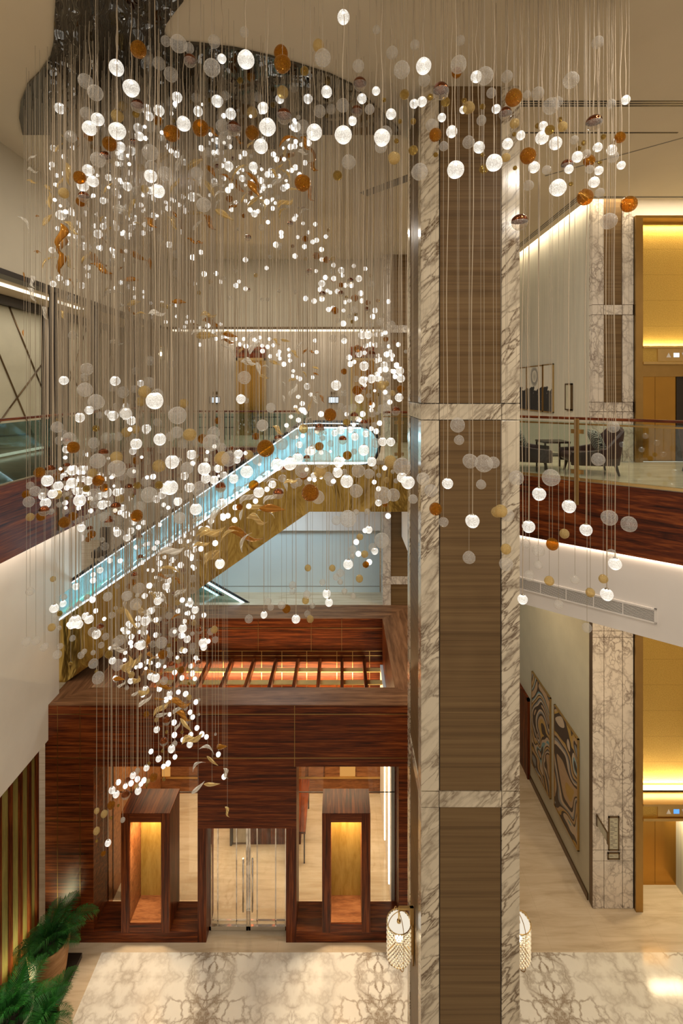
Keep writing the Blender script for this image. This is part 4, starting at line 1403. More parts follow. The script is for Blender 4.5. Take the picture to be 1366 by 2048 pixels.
blk(480, 270, 5.939,
    w='600 142 37 650 133 35 397 230 33 435 290 34 658 385 35 772 330 32 818 97 35 515 630 40 560 610 35 360 605 22 388 872 28 375 770 22 318 795 35 895 1060 27 750 1050 22 812 1157 23 665 960 25 645 998 30 490 1160 30 492 1205 27 685 1213 23 765 1325 30 1020 1207 26 910 1250 30 865 1270 28 425 1300 33 325 465 35 365 420 30 250 540 30 968 1360 30 460 490 30',
    c='1290 322 87 465 1315 38 380 675 22 385 810 18 565 855 22 380 118 22 690 862 15 720 1215 18', a='745 570 102 775 1235 37 125 690 30 625 1320 22', k='598 1055 37 483 812 28 748 868 22', g='1158 482 58 825 1100 12 1050 1130 22',
    l='565 70 240 -30 a 565 265 250 -45 a 780 100 180 50 a 840 230 230 65 a 870 380 200 45 a 845 700 240 65 a 750 205 130 0 c 450 550 180 -45 c 545 480 200 50 h 535 200 120 -75 h 595 345 140 55 h 540 810 220 -45 h 500 925 180 -60 h 770 910 160 -20 c 410 455 120 30 h 625 650 110 0 h 470 380 120 -60 h')
blk(660, 0, 1.935,
    w='52 66 27 362 256 32 236 442 21 178 352 17 88 467 17 356 394 20 325 402 18 433 455 17 471 510 23 577 570 23 486 657 34 635 630 33 643 422 18 687 557 22 738 524 18 820 533 27 825 487 18 873 555 26 566 297 23 789 647 23 882 727 34 925 655 18 957 607 22 1036 570 19 1040 660 18 1022 705 22 1090 580 21 1127 640 17 1144 387 19 201 533 33 515 425 15',
    c='180 115 17 328 174 20 240 204 25 278 270 34 504 157 20 497 250 34 599 294 35 365 310 25 685 296 24 624 360 20 804 362 26 762 366 16 1036 164 25 933 310 33 854 410 33 880 395 22 394 485 25 440 566 19 536 550 25 586 466 20 346 665 33 768 718 21 838 658 18 153 423 20 215 515 27 197 567 25 1088 402 19 945 542 18 993 595 17 1005 655 17 1095 608 23 1044 746 19 1079 856 33',
    a='490 282 21 408 522 26 711 378 35 766 603 33 1122 532 23 1003 622 24 987 763 33 1157 790 33', k='429 352 34 679 440 27 1022 475 33 918 640 25 734 860 33', h='248 612 25 537 417 25 715 478 20 900 490 20 681 610 18 773 608 22',
    g='288 366 20 447 395 19 388 376 13 520 390 11 590 413 12 209 387 9 271 470 9 322 470 12 257 546 10 322 582 19 594 655 18 409 599 10 590 600 9 716 650 9 805 487 12 850 503 20 890 463 11 983 553 11 1058 530 11 962 575 11 886 540 10 1044 630 9 932 712 9 713 520 9')
blk(450, 480, 3.332,
    w='340 33 20 136 132 18 277 187 14 528 45 16 466 107 18 643 68 12 645 130 15 607 207 13 724 168 16 859 173 14 934 192 15 775 203 22 783 237 13 669 250 17 725 257 18 645 290 23 635 330 18 801 302 16 892 257 22 842 300 20 683 338 13 702 350 13 748 343 17 905 355 19 537 390 18 594 407 18 645 392 19 94 277 13 74 304 18 137 325 15 912 405 17 800 415 14 829 405 13 1089 410 16 690 463 17 720 455 17 790 470 13 1000 470 19 985 510 18 870 523 16 788 557 20 600 670 14 795 672 20 915 632 28 955 632 27 1008 630 17 1043 628 14 1068 618 16 970 695 17 1005 700 18 1155 697 16 893 757 24 931 752 15 1103 743 13 1077 762 20 1115 770 17 835 827 20 828 783 19 1033 797 16 1010 805 17 927 840 32 1060 835 25 1070 862 20 1035 868 20 1143 835 20 1165 872 28 1125 877 17 977 925 29 919 937 28 1015 920 22 1037 930 22 1133 910 17 1172 922 27 740 968 34 895 1057 30 1160 1050 28 980 1100 20 1098 1080 17 917 1160 20 885 1193 17 1030 1220 17 640 1160 20 610 747 14 125 660 13 140 708 17 100 695 14 73 660 12 12 648 16 45 685 12 196 665 14 231 650 13 296 660 12 320 702 13 283 712 15 250 740 16 248 705 13 215 675 14 302 775 14 360 745 15 365 790 13 430 770 13 433 803 14 392 828 17 355 765 14 425 730 12 520 832 15 455 873 12 450 906 13 583 915 13 498 925 16 480 915 12 548 975 22 571 1030 14 488 1045 14 515 1090 17 470 1115 15 520 1135 20 505 1130 15 535 1150 15 440 1178 14 490 1200 17 410 1235 15 106 1060 32',
    c='355 40 26 300 113 13 720 210 20 973 292 23 862 465 25 830 510 17 1110 565 27 957 565 26 1035 545 25 752 537 18 720 657 25 787 650 22 70 208 14 360 342 12 468 348 15 248 397 13 283 397 13 33 388 16 875 925 20 770 1023 20 800 1018 20 770 1105 20 855 1115 25 815 1130 30 968 980 16 958 1037 17 1045 1125 30 1070 1110 22 980 1157 25 1075 1195 17 305 1117 32 250 1235 38 130 917 44 140 1070 20 995 1232 18 1055 505 15 930 697 15 1050 710 18',
    a='610 105 24 676 132 23 865 387 24 951 418 18 733 470 25 773 300 17 722 265 16 794 876 21 883 725 26 1071 661 18 1125 680 15 953 885 22 880 1002 33 1170 993 26 968 1085 18 700 1165 43 958 1207 19 1018 405 13 450 42 12',
    k='560 213 22 650 362 23 772 358 22 836 272 22 943 468 24 975 765 30 915 1000 25 1140 1140 30 862 1175 28 927 1222 27 535 5 20 630 1250 30 158 332 13', h='720 125 17 540 127 13 1045 970 33 1075 957 20 205 235 15 970 237 13 1115 1020 20',
    g='848 545 13 810 380 10 1000 885 9 980 1005 9 1020 1030 9 870 495 14 810 1215 25',
    l='180 650 110 -60 c 190 700 120 -70 c 110 730 60 -60 h 345 680 60 30 h 405 670 70 10 h 495 705 60 -50 c 533 737 50 -60 a 580 745 45 10 a 470 760 70 35 h 605 855 50 20 h 608 893 40 20 a 395 960 40 60 c 395 1060 50 70 c 450 930 55 -30 h 460 1005 110 -70 c 535 900 70 60 h 600 1065 70 45 c 650 1060 60 55 a 615 1020 30 0 a 565 1100 80 -75 h 480 1140 60 40 h 560 1200 90 -45 c 165 815 110 10 c 225 860 100 70 c 265 910 70 5 h 330 820 70 20 h 275 845 60 15 c 20 630 100 10 h')
blk(0, 480, 2.732,
    w='285 55 18 623 66 18 682 108 11 478 150 17 325 207 18 290 240 18 365 233 17 447 248 19 481 195 16 660 232 13 630 262 11 705 255 14 733 265 11 737 313 11 785 283 10 787 312 9 824 345 10 885 342 10 926 362 10 963 357 11 830 400 12 825 424 9 905 448 11 966 418 10 1026 420 10 1050 445 12 1020 450 10 1008 475 10 980 492 12 1093 572 11 1094 480 10 1205 460 10 1165 500 12 1136 468 14 1180 540 11 1215 532 10 1053 95 17 1098 67 14 925 25 18 1115 186 16 1181 183 13 1064 238 12 1206 228 13 349 767 26 630 770 28 768 783 19 845 878 47 488 930 25 436 970 28 617 960 29 588 944 17 716 985 25 688 908 18 690 965 22 800 1030 25',
    c='965 78 22 1022 103 13 965 185 21 993 40 17 1220 210 15 1155 265 12 875 153 13 930 255 13 390 318 22 398 522 25 475 705 36 463 750 25 465 818 42 820 660 27 935 678 22 740 715 20 816 778 31 835 880 35 525 885 45 672 832 33 615 803 27 735 815 22 706 815 20 910 925 25 970 958 50 860 995 23 760 960 16 545 958 20 630 910 20 685 945 35 280 208 10 425 222 10 708 885 18 860 845 33 610 125 22',
    h='767 883 27 790 830 35 1003 893 26 820 30 12 1147 228 14 1088 288 12 1030 243 12 680 878 14', a='1190 988 19',
    l='335 30 110 95 a 335 130 120 92 a 375 120 90 50 h 470 100 90 -70 h 265 120 90 -50 h 395 235 70 55 a 555 160 130 25 a 610 200 60 60 a 655 175 80 -65 a 585 275 60 -70 h 760 90 120 25 a 820 130 60 80 a 525 110 130 20 a 660 60 80 25 a 720 220 90 5 a 620 290 130 -5 c 665 360 60 0 c 735 345 80 -10 h 720 385 80 15 a 770 405 60 0 h 980 340 80 5 a 900 360 90 -15 h 860 400 90 -5 c 1140 410 80 -10 h 1065 465 60 5 a 1085 500 80 -35 c 1160 450 100 10 a 985 515 50 30 h 1130 525 120 0 h 1260 520 80 10 a 1245 555 70 10 a 1245 610 120 50 c 1340 670 50 10 c 640 560 70 -10 c 135 200 60 70 a 180 230 80 60 c 180 300 80 60 c 250 400 80 60 c 130 510 50 60 a 345 410 50 60 h 205 65 35 10 a')
blk(0, 220, 4.139, l='270 395 90 -20 c 275 500 90 5 c 265 595 80 10 h 310 880 50 10 a 210 940 140 60 c 405 650 100 35 h 415 750 150 80 h 400 910 120 -60 h 310 1180 50 10 a')
blk(0, 780, 4.553,
    c='520 338 55 575 405 45 630 445 63 545 460 45 853 482 53 890 645 72 1063 715 80 1210 752 53 970 437 52 1075 425 43 1187 430 45 735 580 38 275 870 37 262 1018 53 320 922 50 400 932 42 910 230 33 1060 150 33 1270 235 28 1345 650 32 850 955 58 870 1025 50 995 1005 42 1270 1065 53 1065 875 40 595 1103 32 740 1175 33 540 1045 27 595 955 27 1330 835 47 463 1107 30 955 1425 38 835 1130 33 800 1150 22 1090 1310 42 695 1190 28 1110 780 45 850 540 28 770 1300 25 1180 1010 22 1065 1490 32 930 1365 25 945 1155 45',
    w='1147 215 55 1195 280 42 1240 490 52 1210 557 33 1330 368 35 432 825 55 605 540 37 660 730 50 750 727 43 655 845 50 530 872 45 480 945 45 415 1030 50 385 965 35 725 1005 58 595 1027 25 715 1075 22 700 920 40 755 810 30 805 825 42 915 775 27 960 810 20 680 890 35 970 935 48 1065 930 38 1105 920 30 905 965 35 930 1045 43 740 920 35 790 940 30 1150 1135 35 1120 1070 30 1210 1190 28 740 1255 38 1055 1270 28 1190 1285 30 1165 1345 30 1240 1430 22 980 1035 30 610 890 27 580 790 35 600 760 30',
    a='667 523 57 360 750 52 800 585 33 1247 640 42 895 825 55 950 890 40 240 950 40 375 1150 45 588 1205 55 665 1150 42 1245 1145 57 835 1315 38 800 1360 27 535 795 33 1072 1110 35 555 730 33',
    k='940 580 52 457 728 50 1165 710 45 1175 890 40 607 695 37 605 825 40 400 1100 50 1055 1065 48 990 1200 42 1000 1175 30 820 1265 30 1350 560 40 610 470 45 735 1245 25 1265 1330 25',
    h='1060 615 58 845 755 43 1150 385 48 1235 358 42 522 952 45 275 1157 40 1090 992 42 730 870 30', g='873 350 32 518 272 14 655 612 17 1205 967 18 1250 870 35 785 900 32 815 1020 20 820 1060 14 610 985 18 625 765 15')
blk(0, 820, 3.0356,
    c='955 73 25 1035 160 30 1075 135 37 1110 207 30 1185 190 28 1297 137 38 1283 198 52 980 237 28 1135 353 38 1260 290 28 905 515 50 1220 480 52 895 310 20 1090 655 37 1285 355 17 1345 230 30',
    w='970 178 38 1163 270 30 1045 315 42 1172 322 20 1240 357 40 1080 555 27 1190 602 37 1250 415 30 1300 425 27 1150 470 30 1035 470 45 1005 475 35 1120 400 25 1345 565 30 1355 655 18 950 540 25 1325 355 25 985 515 25 930 405 18',
    a='1230 175 30 1323 65 20', h='1152 150 40 965 340 40 1350 295 45', k='1095 405 20 1340 470 32 968 465 25', g='1203 287 12 1205 305 10 1095 495 12 803 520 12 965 455 25')
blk(400, 780, 2.970,
    c='370 210 35 418 105 28 170 410 45 340 413 30 485 320 37 555 260 33 725 410 55 608 480 42 385 515 30 228 603 32 490 525 24 585 548 25 560 563 22 940 480 40 1005 497 30 637 547 20 700 637 40 928 600 40 1088 625 50 1150 623 38 1265 648 28 1200 455 53 880 765 50 810 775 28 1080 893 45 1325 527 38 907 947 23 905 985 17 1025 935 24 833 1087 24 808 1110 20 833 1140 17 728 1142 19 858 1195 18 910 1223 18 550 1160 23 548 1197 19 635 1215 24 668 1280 18 637 1330 19 404 1255 22 420 1290 20 485 1277 24 290 1360 25 1045 315 28 915 365 18 728 285 17 775 540 30 762 515 28 995 722 18 927 725 17 1040 460 15 1062 507 15 1145 485 13 1165 540 15 858 485 17 775 318 20',
    h='125 408 40 290 385 28 615 230 28 710 485 37 1130 425 37 950 872 20 978 975 22 947 1120 23 641 1057 20 786 1058 20 627 1250 22 655 1360 22 1110 535 18',
    w='278 485 38 458 443 38 535 437 40 580 407 33 825 427 33 818 490 30 872 542 38 678 508 20 1020 425 28 973 357 32 1083 307 26 1133 308 26 1097 463 15 1235 548 40 1200 520 30 1035 547 14 1060 587 15 1060 670 20 350 607 32 108 468 22 83 535 22 140 505 22 200 527 28 228 380 27 220 415 22 430 560 23 398 590 16 330 660 16 290 690 16 210 697 17 118 1032 30 90 910 18 165 747 17 135 748 16 205 772 17 65 780 17 920 278 23 893 235 20 985 260 20 870 190 17 800 255 20 835 238 25 660 360 27 640 365 20 590 325 20 610 272 13 1117 748 17 980 835 15 1003 830 22 928 903 17 1038 957 21 941 973 17 880 1035 30 1005 1022 18 752 1210 25 766 1262 24 380 1335 21 570 1360 26 1047 245 17 1018 230 14 1067 197 16',
    a='390 347 52 655 610 52 320 567 32 333 275 22 235 695 20 513 1300 26 615 510 25 985 1037 20 1100 680 16 708 335 26 875 388 27', k='465 615 32 123 575 30 710 240 30 190 355 20 847 297 26 465 290 25 635 405 20 495 470 20',
    l='430 708 140 5 a 270 850 200 12 a 465 240 90 30 h 60 850 180 -20 h 420 640 100 -40 c 290 640 120 -40 c 280 570 70 -60 c 400 725 100 25 c 340 770 120 15 h 335 690 120 0 h 250 740 80 -70 c 265 900 110 -65 c 170 860 110 -30 h 75 985 150 -50 h 510 560 90 80 c 540 545 80 -15 h 110 745 180 -55 c 430 540 70 0 c')
blk(80, 1180, 3.415,
    w='97 125 32 157 93 24 312 178 27 335 200 32 240 215 45 200 235 20 265 235 30 215 240 28 385 302 32 360 68 22 580 280 22 625 320 20 670 195 20 605 230 20 690 375 35 495 483 25 665 375 22 685 515 20 730 490 18 720 290 18 975 262 30 1005 335 25 965 310 22 990 415 18 1040 570 20 970 600 18 920 563 18 1030 520 17 1063 462 15 1115 360 32 1118 390 24 1150 350 16 1060 135 26 1045 185 16 1013 158 17 1025 90 25 943 143 17 805 512 20 790 600 30 720 680 25 815 675 20 620 620 22 885 710 22 945 697 17 860 750 20 995 710 20 1025 835 17 885 850 15 1043 868 17 1072 942 18 915 905 20 1030 988 18 1105 985 20 1137 1003 17 975 1023 17 1023 1055 23 918 990 20 898 1085 27 758 1103 18 797 953 23 810 1153 22 922 1140 17 875 1185 20 843 1205 17 727 1215 22 635 1267 23 665 1292 20 710 1300 20 690 1325 17 670 1372 25 622 1320 20 583 1340 18 535 1313 20 520 1395 25 492 1367 25 1218 1123 18 1257 1275 19 615 240 22 715 40 20 760 140 25 720 210 35 665 240 20 1065 765 18 610 560 12 755 590 25',
    c='462 45 32 595 40 35 655 97 42 490 172 24 360 285 33 448 318 25 222 330 22 418 377 22 137 385 22 118 442 32 280 445 25 302 420 20 363 428 18 365 503 35 397 600 43 530 512 40 545 343 38 518 352 28 520 612 20 830 360 40 770 370 23 912 290 33 887 440 23 1045 385 25 1040 420 20 1197 340 23 1165 285 24 880 175 25 205 137 27 108 185 20 150 180 25 130 260 18 268 95 22 322 47 20 35 385 25 847 620 28 1065 610 17 1020 75 25 985 110 17 665 1235 20 920 1050 20 835 480 24 995 805 17 1085 850 10 1198 985 10 1085 750 12 1067 538 16 995 905 22 165 47 22',
    h='548 142 24 625 580 24 795 887 17 1018 733 20 945 483 20 1190 270 26 738 1305 15 660 1345 20 1050 225 20 970 405 18 940 85 20 80 255 28', a='838 440 33 965 545 26 727 848 22 775 1280 30 845 1183 15 1012 217 18 1085 250 15',
    k='410 255 28 897 510 25 1082 497 20 865 893 30 845 1035 30 1090 275 25 860 210 22 597 1300 20 585 1400 32', g='470 440 28 210 502 15 135 160 20 385 555 10 1017 640 10 865 970 10 970 970 10 838 1098 10 745 1185 10 847 1293 10 727 1335 10 882 378 15 930 340 8 1005 535 8',
    l='765 445 90 -5 a 780 560 150 -10 a 740 345 140 -80 a 860 655 110 -10 a 985 860 110 25 a 820 740 90 -10 a 880 120 90 20 a 935 180 80 -20 a 1245 1070 110 -30 a 1180 1165 90 30 h 955 775 140 5 a 540 610 80 0 a 600 500 160 -75 h 645 490 140 -70 h 765 490 100 -65 h 665 610 120 -60 h 560 640 80 -60 c 655 700 100 -45 c 715 690 140 -55 h 720 750 100 -45 c 630 195 150 50 h 690 130 160 -15 h 800 115 80 -15 c 600 80 120 -65 c 745 180 110 20 c 795 220 80 60 h 830 60 130 40 c 960 20 90 -35 c 710 270 110 85 c 620 280 120 -65 c 540 400 120 -10 c 830 810 120 -40 h 835 850 90 -20 c 950 800 100 -45 c 940 930 60 -70 c 1000 920 110 30 h 1040 1015 130 -20 h 1080 1000 90 -45 h 1145 1088 110 5 c 1080 1195 110 -40 c 1270 1250 80 70 c 1080 1345 110 -45 c 1175 1322 100 0 h 1280 1515 65 60 h')
blk(0, 1600, 4.573, h='885 100 28 953 127 35 883 283 35', a='1018 45 40 945 490 25', g='1013 165 17 885 375 15 1082 50 14', w='988 393 32', c='1123 182 25')
blk(1020, 720, 3.656, w='213 980 50 432 1070 50 136 1218 47 556 1242 46 768 1490 49 708 1715 48 92 1750 38',
    c='755 490 45 645 727 50 300 860 65 45 862 55 725 1153 60 870 1200 60 115 1343 35 208 1395 47 207 1498 34 142 1578 40 475 1607 34 742 1418 37 355 1788 37 563 1958 37', h='397 1270 37 287 1615 37 682 1600 35 587 1700 35', a='310 1347 47')
blk(0, 0, 1, c='915 850 15 918 880 10 968 927 18 987 925 12 962 969 10 862 981 13 887 1044 10 938 1115 13 1012 1128 14 940 922 15 1015 1030 13', w='945 1042 14 895 967 11', h='1002 1022 13 993 1024 11 1012 1098 11', a='871 1018 13')
blk(100, 960, 3.595,
    w='918 150 28 1187 453 20 1030 383 20 940 440 20 880 575 21 1222 602 33 825 555 15 940 612 22 905 640 20 1085 495 20 1015 550 20 990 525 25 1160 295 20 1245 262 18 1280 258 18 1330 290 18 1085 348 18 1130 345 18 790 600 22 760 700 12 735 650 15 620 485 16 710 457 15 750 490 18 580 365 26 555 415 28 600 300 25 545 245 25 485 380 28 430 580 20 360 648 24 310 680 18 310 722 22 187 765 27 680 835 20 715 760 22 850 725 25 835 765 28 775 870 30 720 940 22 850 797 15 795 825 18 1005 435 12 305 860 22',
    c='640 780 42 550 835 37 413 840 33 935 275 40 540 615 28 475 525 25 370 570 22 372 430 18 715 515 22 1025 710 27 1025 795 25 480 763 20 710 375 22 830 435 25 100 840 24 267 840 20 210 890 22',
    k='640 410 25 640 385 18 648 558 25 608 685 27 895 815 18 960 655 22', a='595 735 23 567 765 20 955 760 17', h='22 712 22',
    l='1155 380 150 -25 h 820 690 90 5 a 925 725 70 15 a 1070 270 110 -45 c 860 240 80 -20 c 870 515 170 -10 c 985 485 110 10 h 1090 465 110 -10 h 1190 260 130 -50 c 1170 550 190 -50 h 1040 610 150 -45 c 870 640 140 20 h 840 690 130 -30 c 940 805 100 -35 c 750 840 90 30 h')
blk(0, 1040, 3.412, c='180 830 33 245 825 30 205 488 30 300 870 28')

# ------------------------------------------------------------------ glass materials of the hanging pieces
def globe_mat(name, tint, body, alpha, rough=.15, metal=0, emis=0, ecol=(1, .93, .82), scale=9, top=None, crack=.5, bump=.4, hotspot=True):
    m = Mat(name)
    tc = m.tc.outputs['Object']
    vo = m.add('ShaderNodeTexVoronoi', feature='DISTANCE_TO_EDGE')
    vo.inputs['Scale'].default_value = scale
    m.link(tc, vo.inputs['Vector'])
    cr = m.ramp(vo.outputs[0], [(0, 1), (.12, 0)])
    nz = m.noise(tc, scale * .8, 4, .7)
    sp = m.ramp(nz.outputs[0], [(.5, 0), (.66, 1)])
    lw = m.add('ShaderNodeLayerWeight')
    lw.inputs[0].default_value = .35
    tr = m.add('ShaderNodeBsdfTransparent')
    tr.inputs[0].default_value = (*tint, 1)
    m.col(body).set(rough, metal)
    if bump:
        m.bump(m.math('ADD', nz.outputs[0], m.math('MULTIPLY', cr, .5)), bump, .25)
    if emis:
        x = m.sep()
        hot = m.math('POWER', m.math('ABSOLUTE', x[2]), 5) if hotspot else 0.15
        st = m.math('ADD', m.math('ADD', m.math('MULTIPLY', m.math('MAXIMUM', sp, cr), 1.15), .16), m.math('MULTIPLY', hot, 2.0))
        m.b.inputs['Emission Color'].default_value = (*ecol, 1)
        m.link(m.math('MULTIPLY', st, emis), m.b.inputs['Emission Strength'])
    mx = m.add('ShaderNodeMixShader')
    rim = m.math('POWER', lw.outputs['Facing'], 3.0)
    fac = m.math('ADD', m.math('ADD', m.math('MULTIPLY', rim, .85), alpha), m.math('MULTIPLY', m.math('MAXIMUM', cr, sp), crack * .5))
    if top:
        x = m.sep()
        hm = m.ramp(m.math('ADD', x[2], m.math('MULTIPLY', m.math('SUBTRACT', nz.outputs[0], .5), .25)), [(.0, 0), (.12, 1)])
        fac = m.math('ADD', fac, m.math('MULTIPLY', hm, .9))
        m.col(m.mix(hm, (.75, .7, .62), top))
        m.link(m.math('MULTIPLY', hm, 1.0), m.b.inputs['Metallic'])
    mm = m.math('MINIMUM', fac, 1.0)
    m.link(mm, mx.inputs[0])
    m.link(tr.outputs[0], mx.inputs[1])
    m.link(m.b.outputs[0], mx.inputs[2])
    m.link(mx.outputs[0], m.out.inputs[0])
    m.m.cycles.emission_sampling = 'NONE'
    return m.m


GM = {
    'w': globe_mat('lit_glass', (.97, .97, .95), (.85, .84, .80), .30, .10, 0, .78, (1, .96, .90), scale=7),
    'c': globe_mat('clear_crackle_glass', (.96, .95, .93), (.90, .87, .82), .09, .06, 0, 0, scale=8, crack=.62),
    'a': globe_mat('amber_glass', (.92, .46, .05), (.85, .38, .022), .46, .14, .45, 0, (1, .45, .03), 5, bump=1.0),
    'k': globe_mat('copper_glass', (.95, .90, .82), (.80, .70, .6), .12, .07, 0, 0, scale=6, top=(.24, .075, .026), bump=.2),
    'h': globe_mat('honey_glass', (.93, .80, .50), (.74, .56, .25), .36, .15, .1, 0, (1, .8, .4), 9),
    'g': globe_mat('gold_glass', (.93, .75, .30), (.72, .48, .12), .6, .12, .8, 0, scale=5, bump=.9),
}
GF = {
    'w': globe_mat('lit_glass_small', (.97, .97, .95), (.85, .84, .80), .42, .15, 0, 1.5, (1, .96, .90), scale=160, hotspot=False),
    'c': globe_mat('clear_crackle_glass_small', (.95, .94, .91), (.86, .82, .75), .24, .12, 0, 0, scale=160, crack=.5),
}
LM = {}
for k_, tint, body, al, mt in (('c', (.97, .96, .93), (.95, .91, .83), .30, 0), ('h', (.95, .84, .55), (.85, .62, .26), .45, .15), ('a', (.82, .38, .06), (.52, .22, .022), .62, .35)):
    m = Mat('leaf_glass_' + k_)
    x = m.sep()
    st = m.ramp(m.math('SINE', m.math('MULTIPLY', x[1], 42)), [(.45, 0), (.8, 1)])
    tr = m.add('ShaderNodeBsdfTransparent')
    tr.inputs[0].default_value = (*tint, 1)
    m.col(body).set(.12, mt)
    lw = m.add('ShaderNodeLayerWeight')
    lw.inputs[0].default_value = .4
    mx = m.add('ShaderNodeMixShader')
    m.link(m.math('MINIMUM', m.math('ADD', m.math('ADD', m.math('MULTIPLY', lw.outputs['Facing'], .6), al), m.math('MULTIPLY', st, .45)), 1), mx.inputs[0])
    m.link(tr.outputs[0], mx.inputs[1])
    m.link(m.b.outputs[0], mx.inputs[2])
    m.link(mx.outputs[0], m.out.inputs[0])
    LM[k_] = m.m
M['cord'] = plain('pale_cord', (.50, .40, .28), .5)
M['wire'] = plain('thin_wire', (.40, .33, .24), .4)
M['bulb'] = emit('led_core', (1, .95, .85), 9)
M['bulb'].cycles.emission_sampling = 'NONE'

# ------------------------------------------------------------------ shared meshes
def globe_data(name, mat, seed):
    m = MB()
    m.sphere((0, 0, 0), 1, 28, 18)
    rnd = random.Random(seed)
    ph = [rnd.uniform(0, 6) for _ in range(3)]
    for v in m.bm.verts:
        c_ = v.co
        v.co = c_ * (1 + .025 * math.sin(3 * c_.x + ph[0]) * math.cos(3 * c_.y + ph[1]) + .015 * math.sin(4 * c_.z + ph[2]))
    return m.data(name, mat)


GD = {k_: [globe_data('globe', GM[k_], i) for i in range(3)] for k_ in GM}


def cord_data(r, seed, mat, amp):
    rnd = random.Random(seed)
    m = MB()
    p1, p2 = rnd.uniform(0, 6), rnd.uniform(0, 6)
    n = 24
    pts = []
    for i in range(n + 1):
        t = i / n
        e_ = math.sin(PI * t)
        pts.append((amp * e_ * math.sin(11 * t + p1), amp * e_ * math.sin(9 * t + p2), t))
    m.tube(pts, r, 4, cap=False)
    return m.data('cord', mat)


CD = [cord_data(.0048, i, M['cord'], .010) for i in range(4)]
WD = [cord_data(.0022, i, M['wire'], .002) for i in range(2)]
FIT = MB().lathe([(0, .10), (.16, .10), (.30, .02), (.40, -.09), (0, -.09)], (0, 0, 0), 14).data('cap', M['steel'])
BUL = MB().sphere((0, 0, 0), 1, 10, 6).data('bulb', M['bulb'])


def leaf_data(k_, var):
    """twisted glass blade, unit length along x"""
    m = MB()
    n, q = 22, 8
    rings = []
    for i in range(n + 1):
        t = i / n
        if var == 0: cy = .10 * math.sin(2 * PI * t)
        elif var == 1: cy = .26 * (4 * t * (1 - t)) - .13
        elif var == 2: cy = .16 * math.sin(2 * PI * t) * (1 - .3 * t)
        else: cy = .05 * math.sin(PI * t)
        wd = (.17 if var != 1 else .085) * (math.sin(PI * min(1, t * 1.02 + .0)) ** .8 * (1.2 - .7 * t)) + .006
        th = wd * .45
        tw = (t - .5) * (1.4 if var != 3 else .5)
        ring = []
        for k in range(q):
            a = 2 * PI * k / q
            yy, zz = wd * math.cos(a), th * math.sin(a)
            ring.append(m.bm.verts.new((t - .5, cy + yy * math.cos(tw) - zz * math.sin(tw), .08 * math.sin(2.5 * t) + yy * math.sin(tw) + zz * math.cos(tw))))
        rings.append(ring)
    for i in range(n):
        for k in range(q):
            m.bm.faces.new((rings[i][k], rings[i][(k + 1) % q], rings[i + 1][(k + 1) % q], rings[i + 1][k])).smooth = True
    m.bm.faces.new(rings[0][::-1])
    m.bm.faces.new(rings[-1])
    return m.data('blade', LM[k_])


LD = {k_: [leaf_data(k_, v) for v in range(4)] for k_ in LM}

# ------------------------------------------------------------------ where every piece hangs
ITEMS, LEAVES = [], []
for ox, oy, sc, kk in DATA:
    for k_, s in kk.items():
        f = s.split()
        if k_ == 'l':
            for i in range(0, len(f), 5):
                LEAVES.append((ox + float(f[i]) / sc, oy + float(f[i + 1]) / sc, float(f[i + 2]) / sc, float(f[i + 3]), f[i + 4]))
        else:
            for i in range(0, len(f), 3):
                ITEMS.append((k_, ox + float(f[i]) / sc, oy + float(f[i + 1]) / sc, float(f[i + 2]) / sc))
rnd = random.Random(11)
placed = []
def depth(x, y, r):
    Y = 7.95 - (r - 4.0) / 14.0 * 2.9
    hi = 8.2
    if y < 480 and x > 690 and not (x < 735 and y > 160): hi = 5.35
    if x > 815: hi = 5.35
    if y < 130 and x > 330: hi = 5.35
    return max(4.7, min(hi, Y + (rnd.uniform(-.35, .35) if hi > 6 else rnd.uniform(-.3, 0))))


def clear(p, R):
    for q, S_ in placed:
        d = R + S_ + .012
        if abs(p.x - q.x) < d and abs(p.y - q.y) < d and (p - q).length < d: return False
    return True


for k_, x, y, r in sorted(ITEMS, key=lambda t: -t[3]):
    if k_ == 'g' and r < 3: r *= 1.25
    if k_ == 'w': r *= 1.0
    r0 = r if k_ != 'g' else r * 1.7
    for t in range(40):
        Y = depth(x, y, r0) + rnd.uniform(-.02, .02) * t * (1 if rnd.random() < .5 else -1)
        Y = max(4.55, min(8.25, Y))
        rho = (x - CX) ** 2 + (y - CY) ** 2
        R = r * Y / F / (1 + rho / F / F) ** .25
        p_ = P(x, y, Y)
        if clear(p_, R): break
    placed.append((p_, R))
    KND = k_
    placed[-1] = (p_, R)
    ITEMS[ITEMS.index((k_, x, y, r))] if False else None
    globals().setdefault('GL', []).append((k_, x, y, r, p_, R))
# the smallest globes between the ones read off, near their neighbours
base_ = [t for t in GL if t[0] in 'wc' and t[3] < 11]
for (xa, ya, xb, yb, n_) in ((110, 200, 600, 420, 150), (110, 400, 260, 520, 40), (100, 870, 330, 1010, 60), (220, 1180, 390, 1400, 60), (690, 640, 810, 830, 30), (380, 850, 700, 980, 40), (240, 980, 400, 1180, 40)):
    near = [t for t in base_ if xa < t[1] < xb and ya < t[2] < yb]
    for _ in range(n_):
        t = rnd.choice(near)
        x, y, r = t[1] + rnd.gauss(0, 16), t[2] + rnd.gauss(0, 14), rnd.uniform(2.8, 5.0)
        for _k in range(10):
            Y = max(5.6, min(8.25, t[4].y + rnd.uniform(-.6, .6)))
            p_ = P(x, y, Y)
            R = r * Y / F
            if clear(p_, R): break
        placed.append((p_, R))
        GL.append(('w' if rnd.random() < .68 else 'c', x, y, r, p_, R))
LV = []
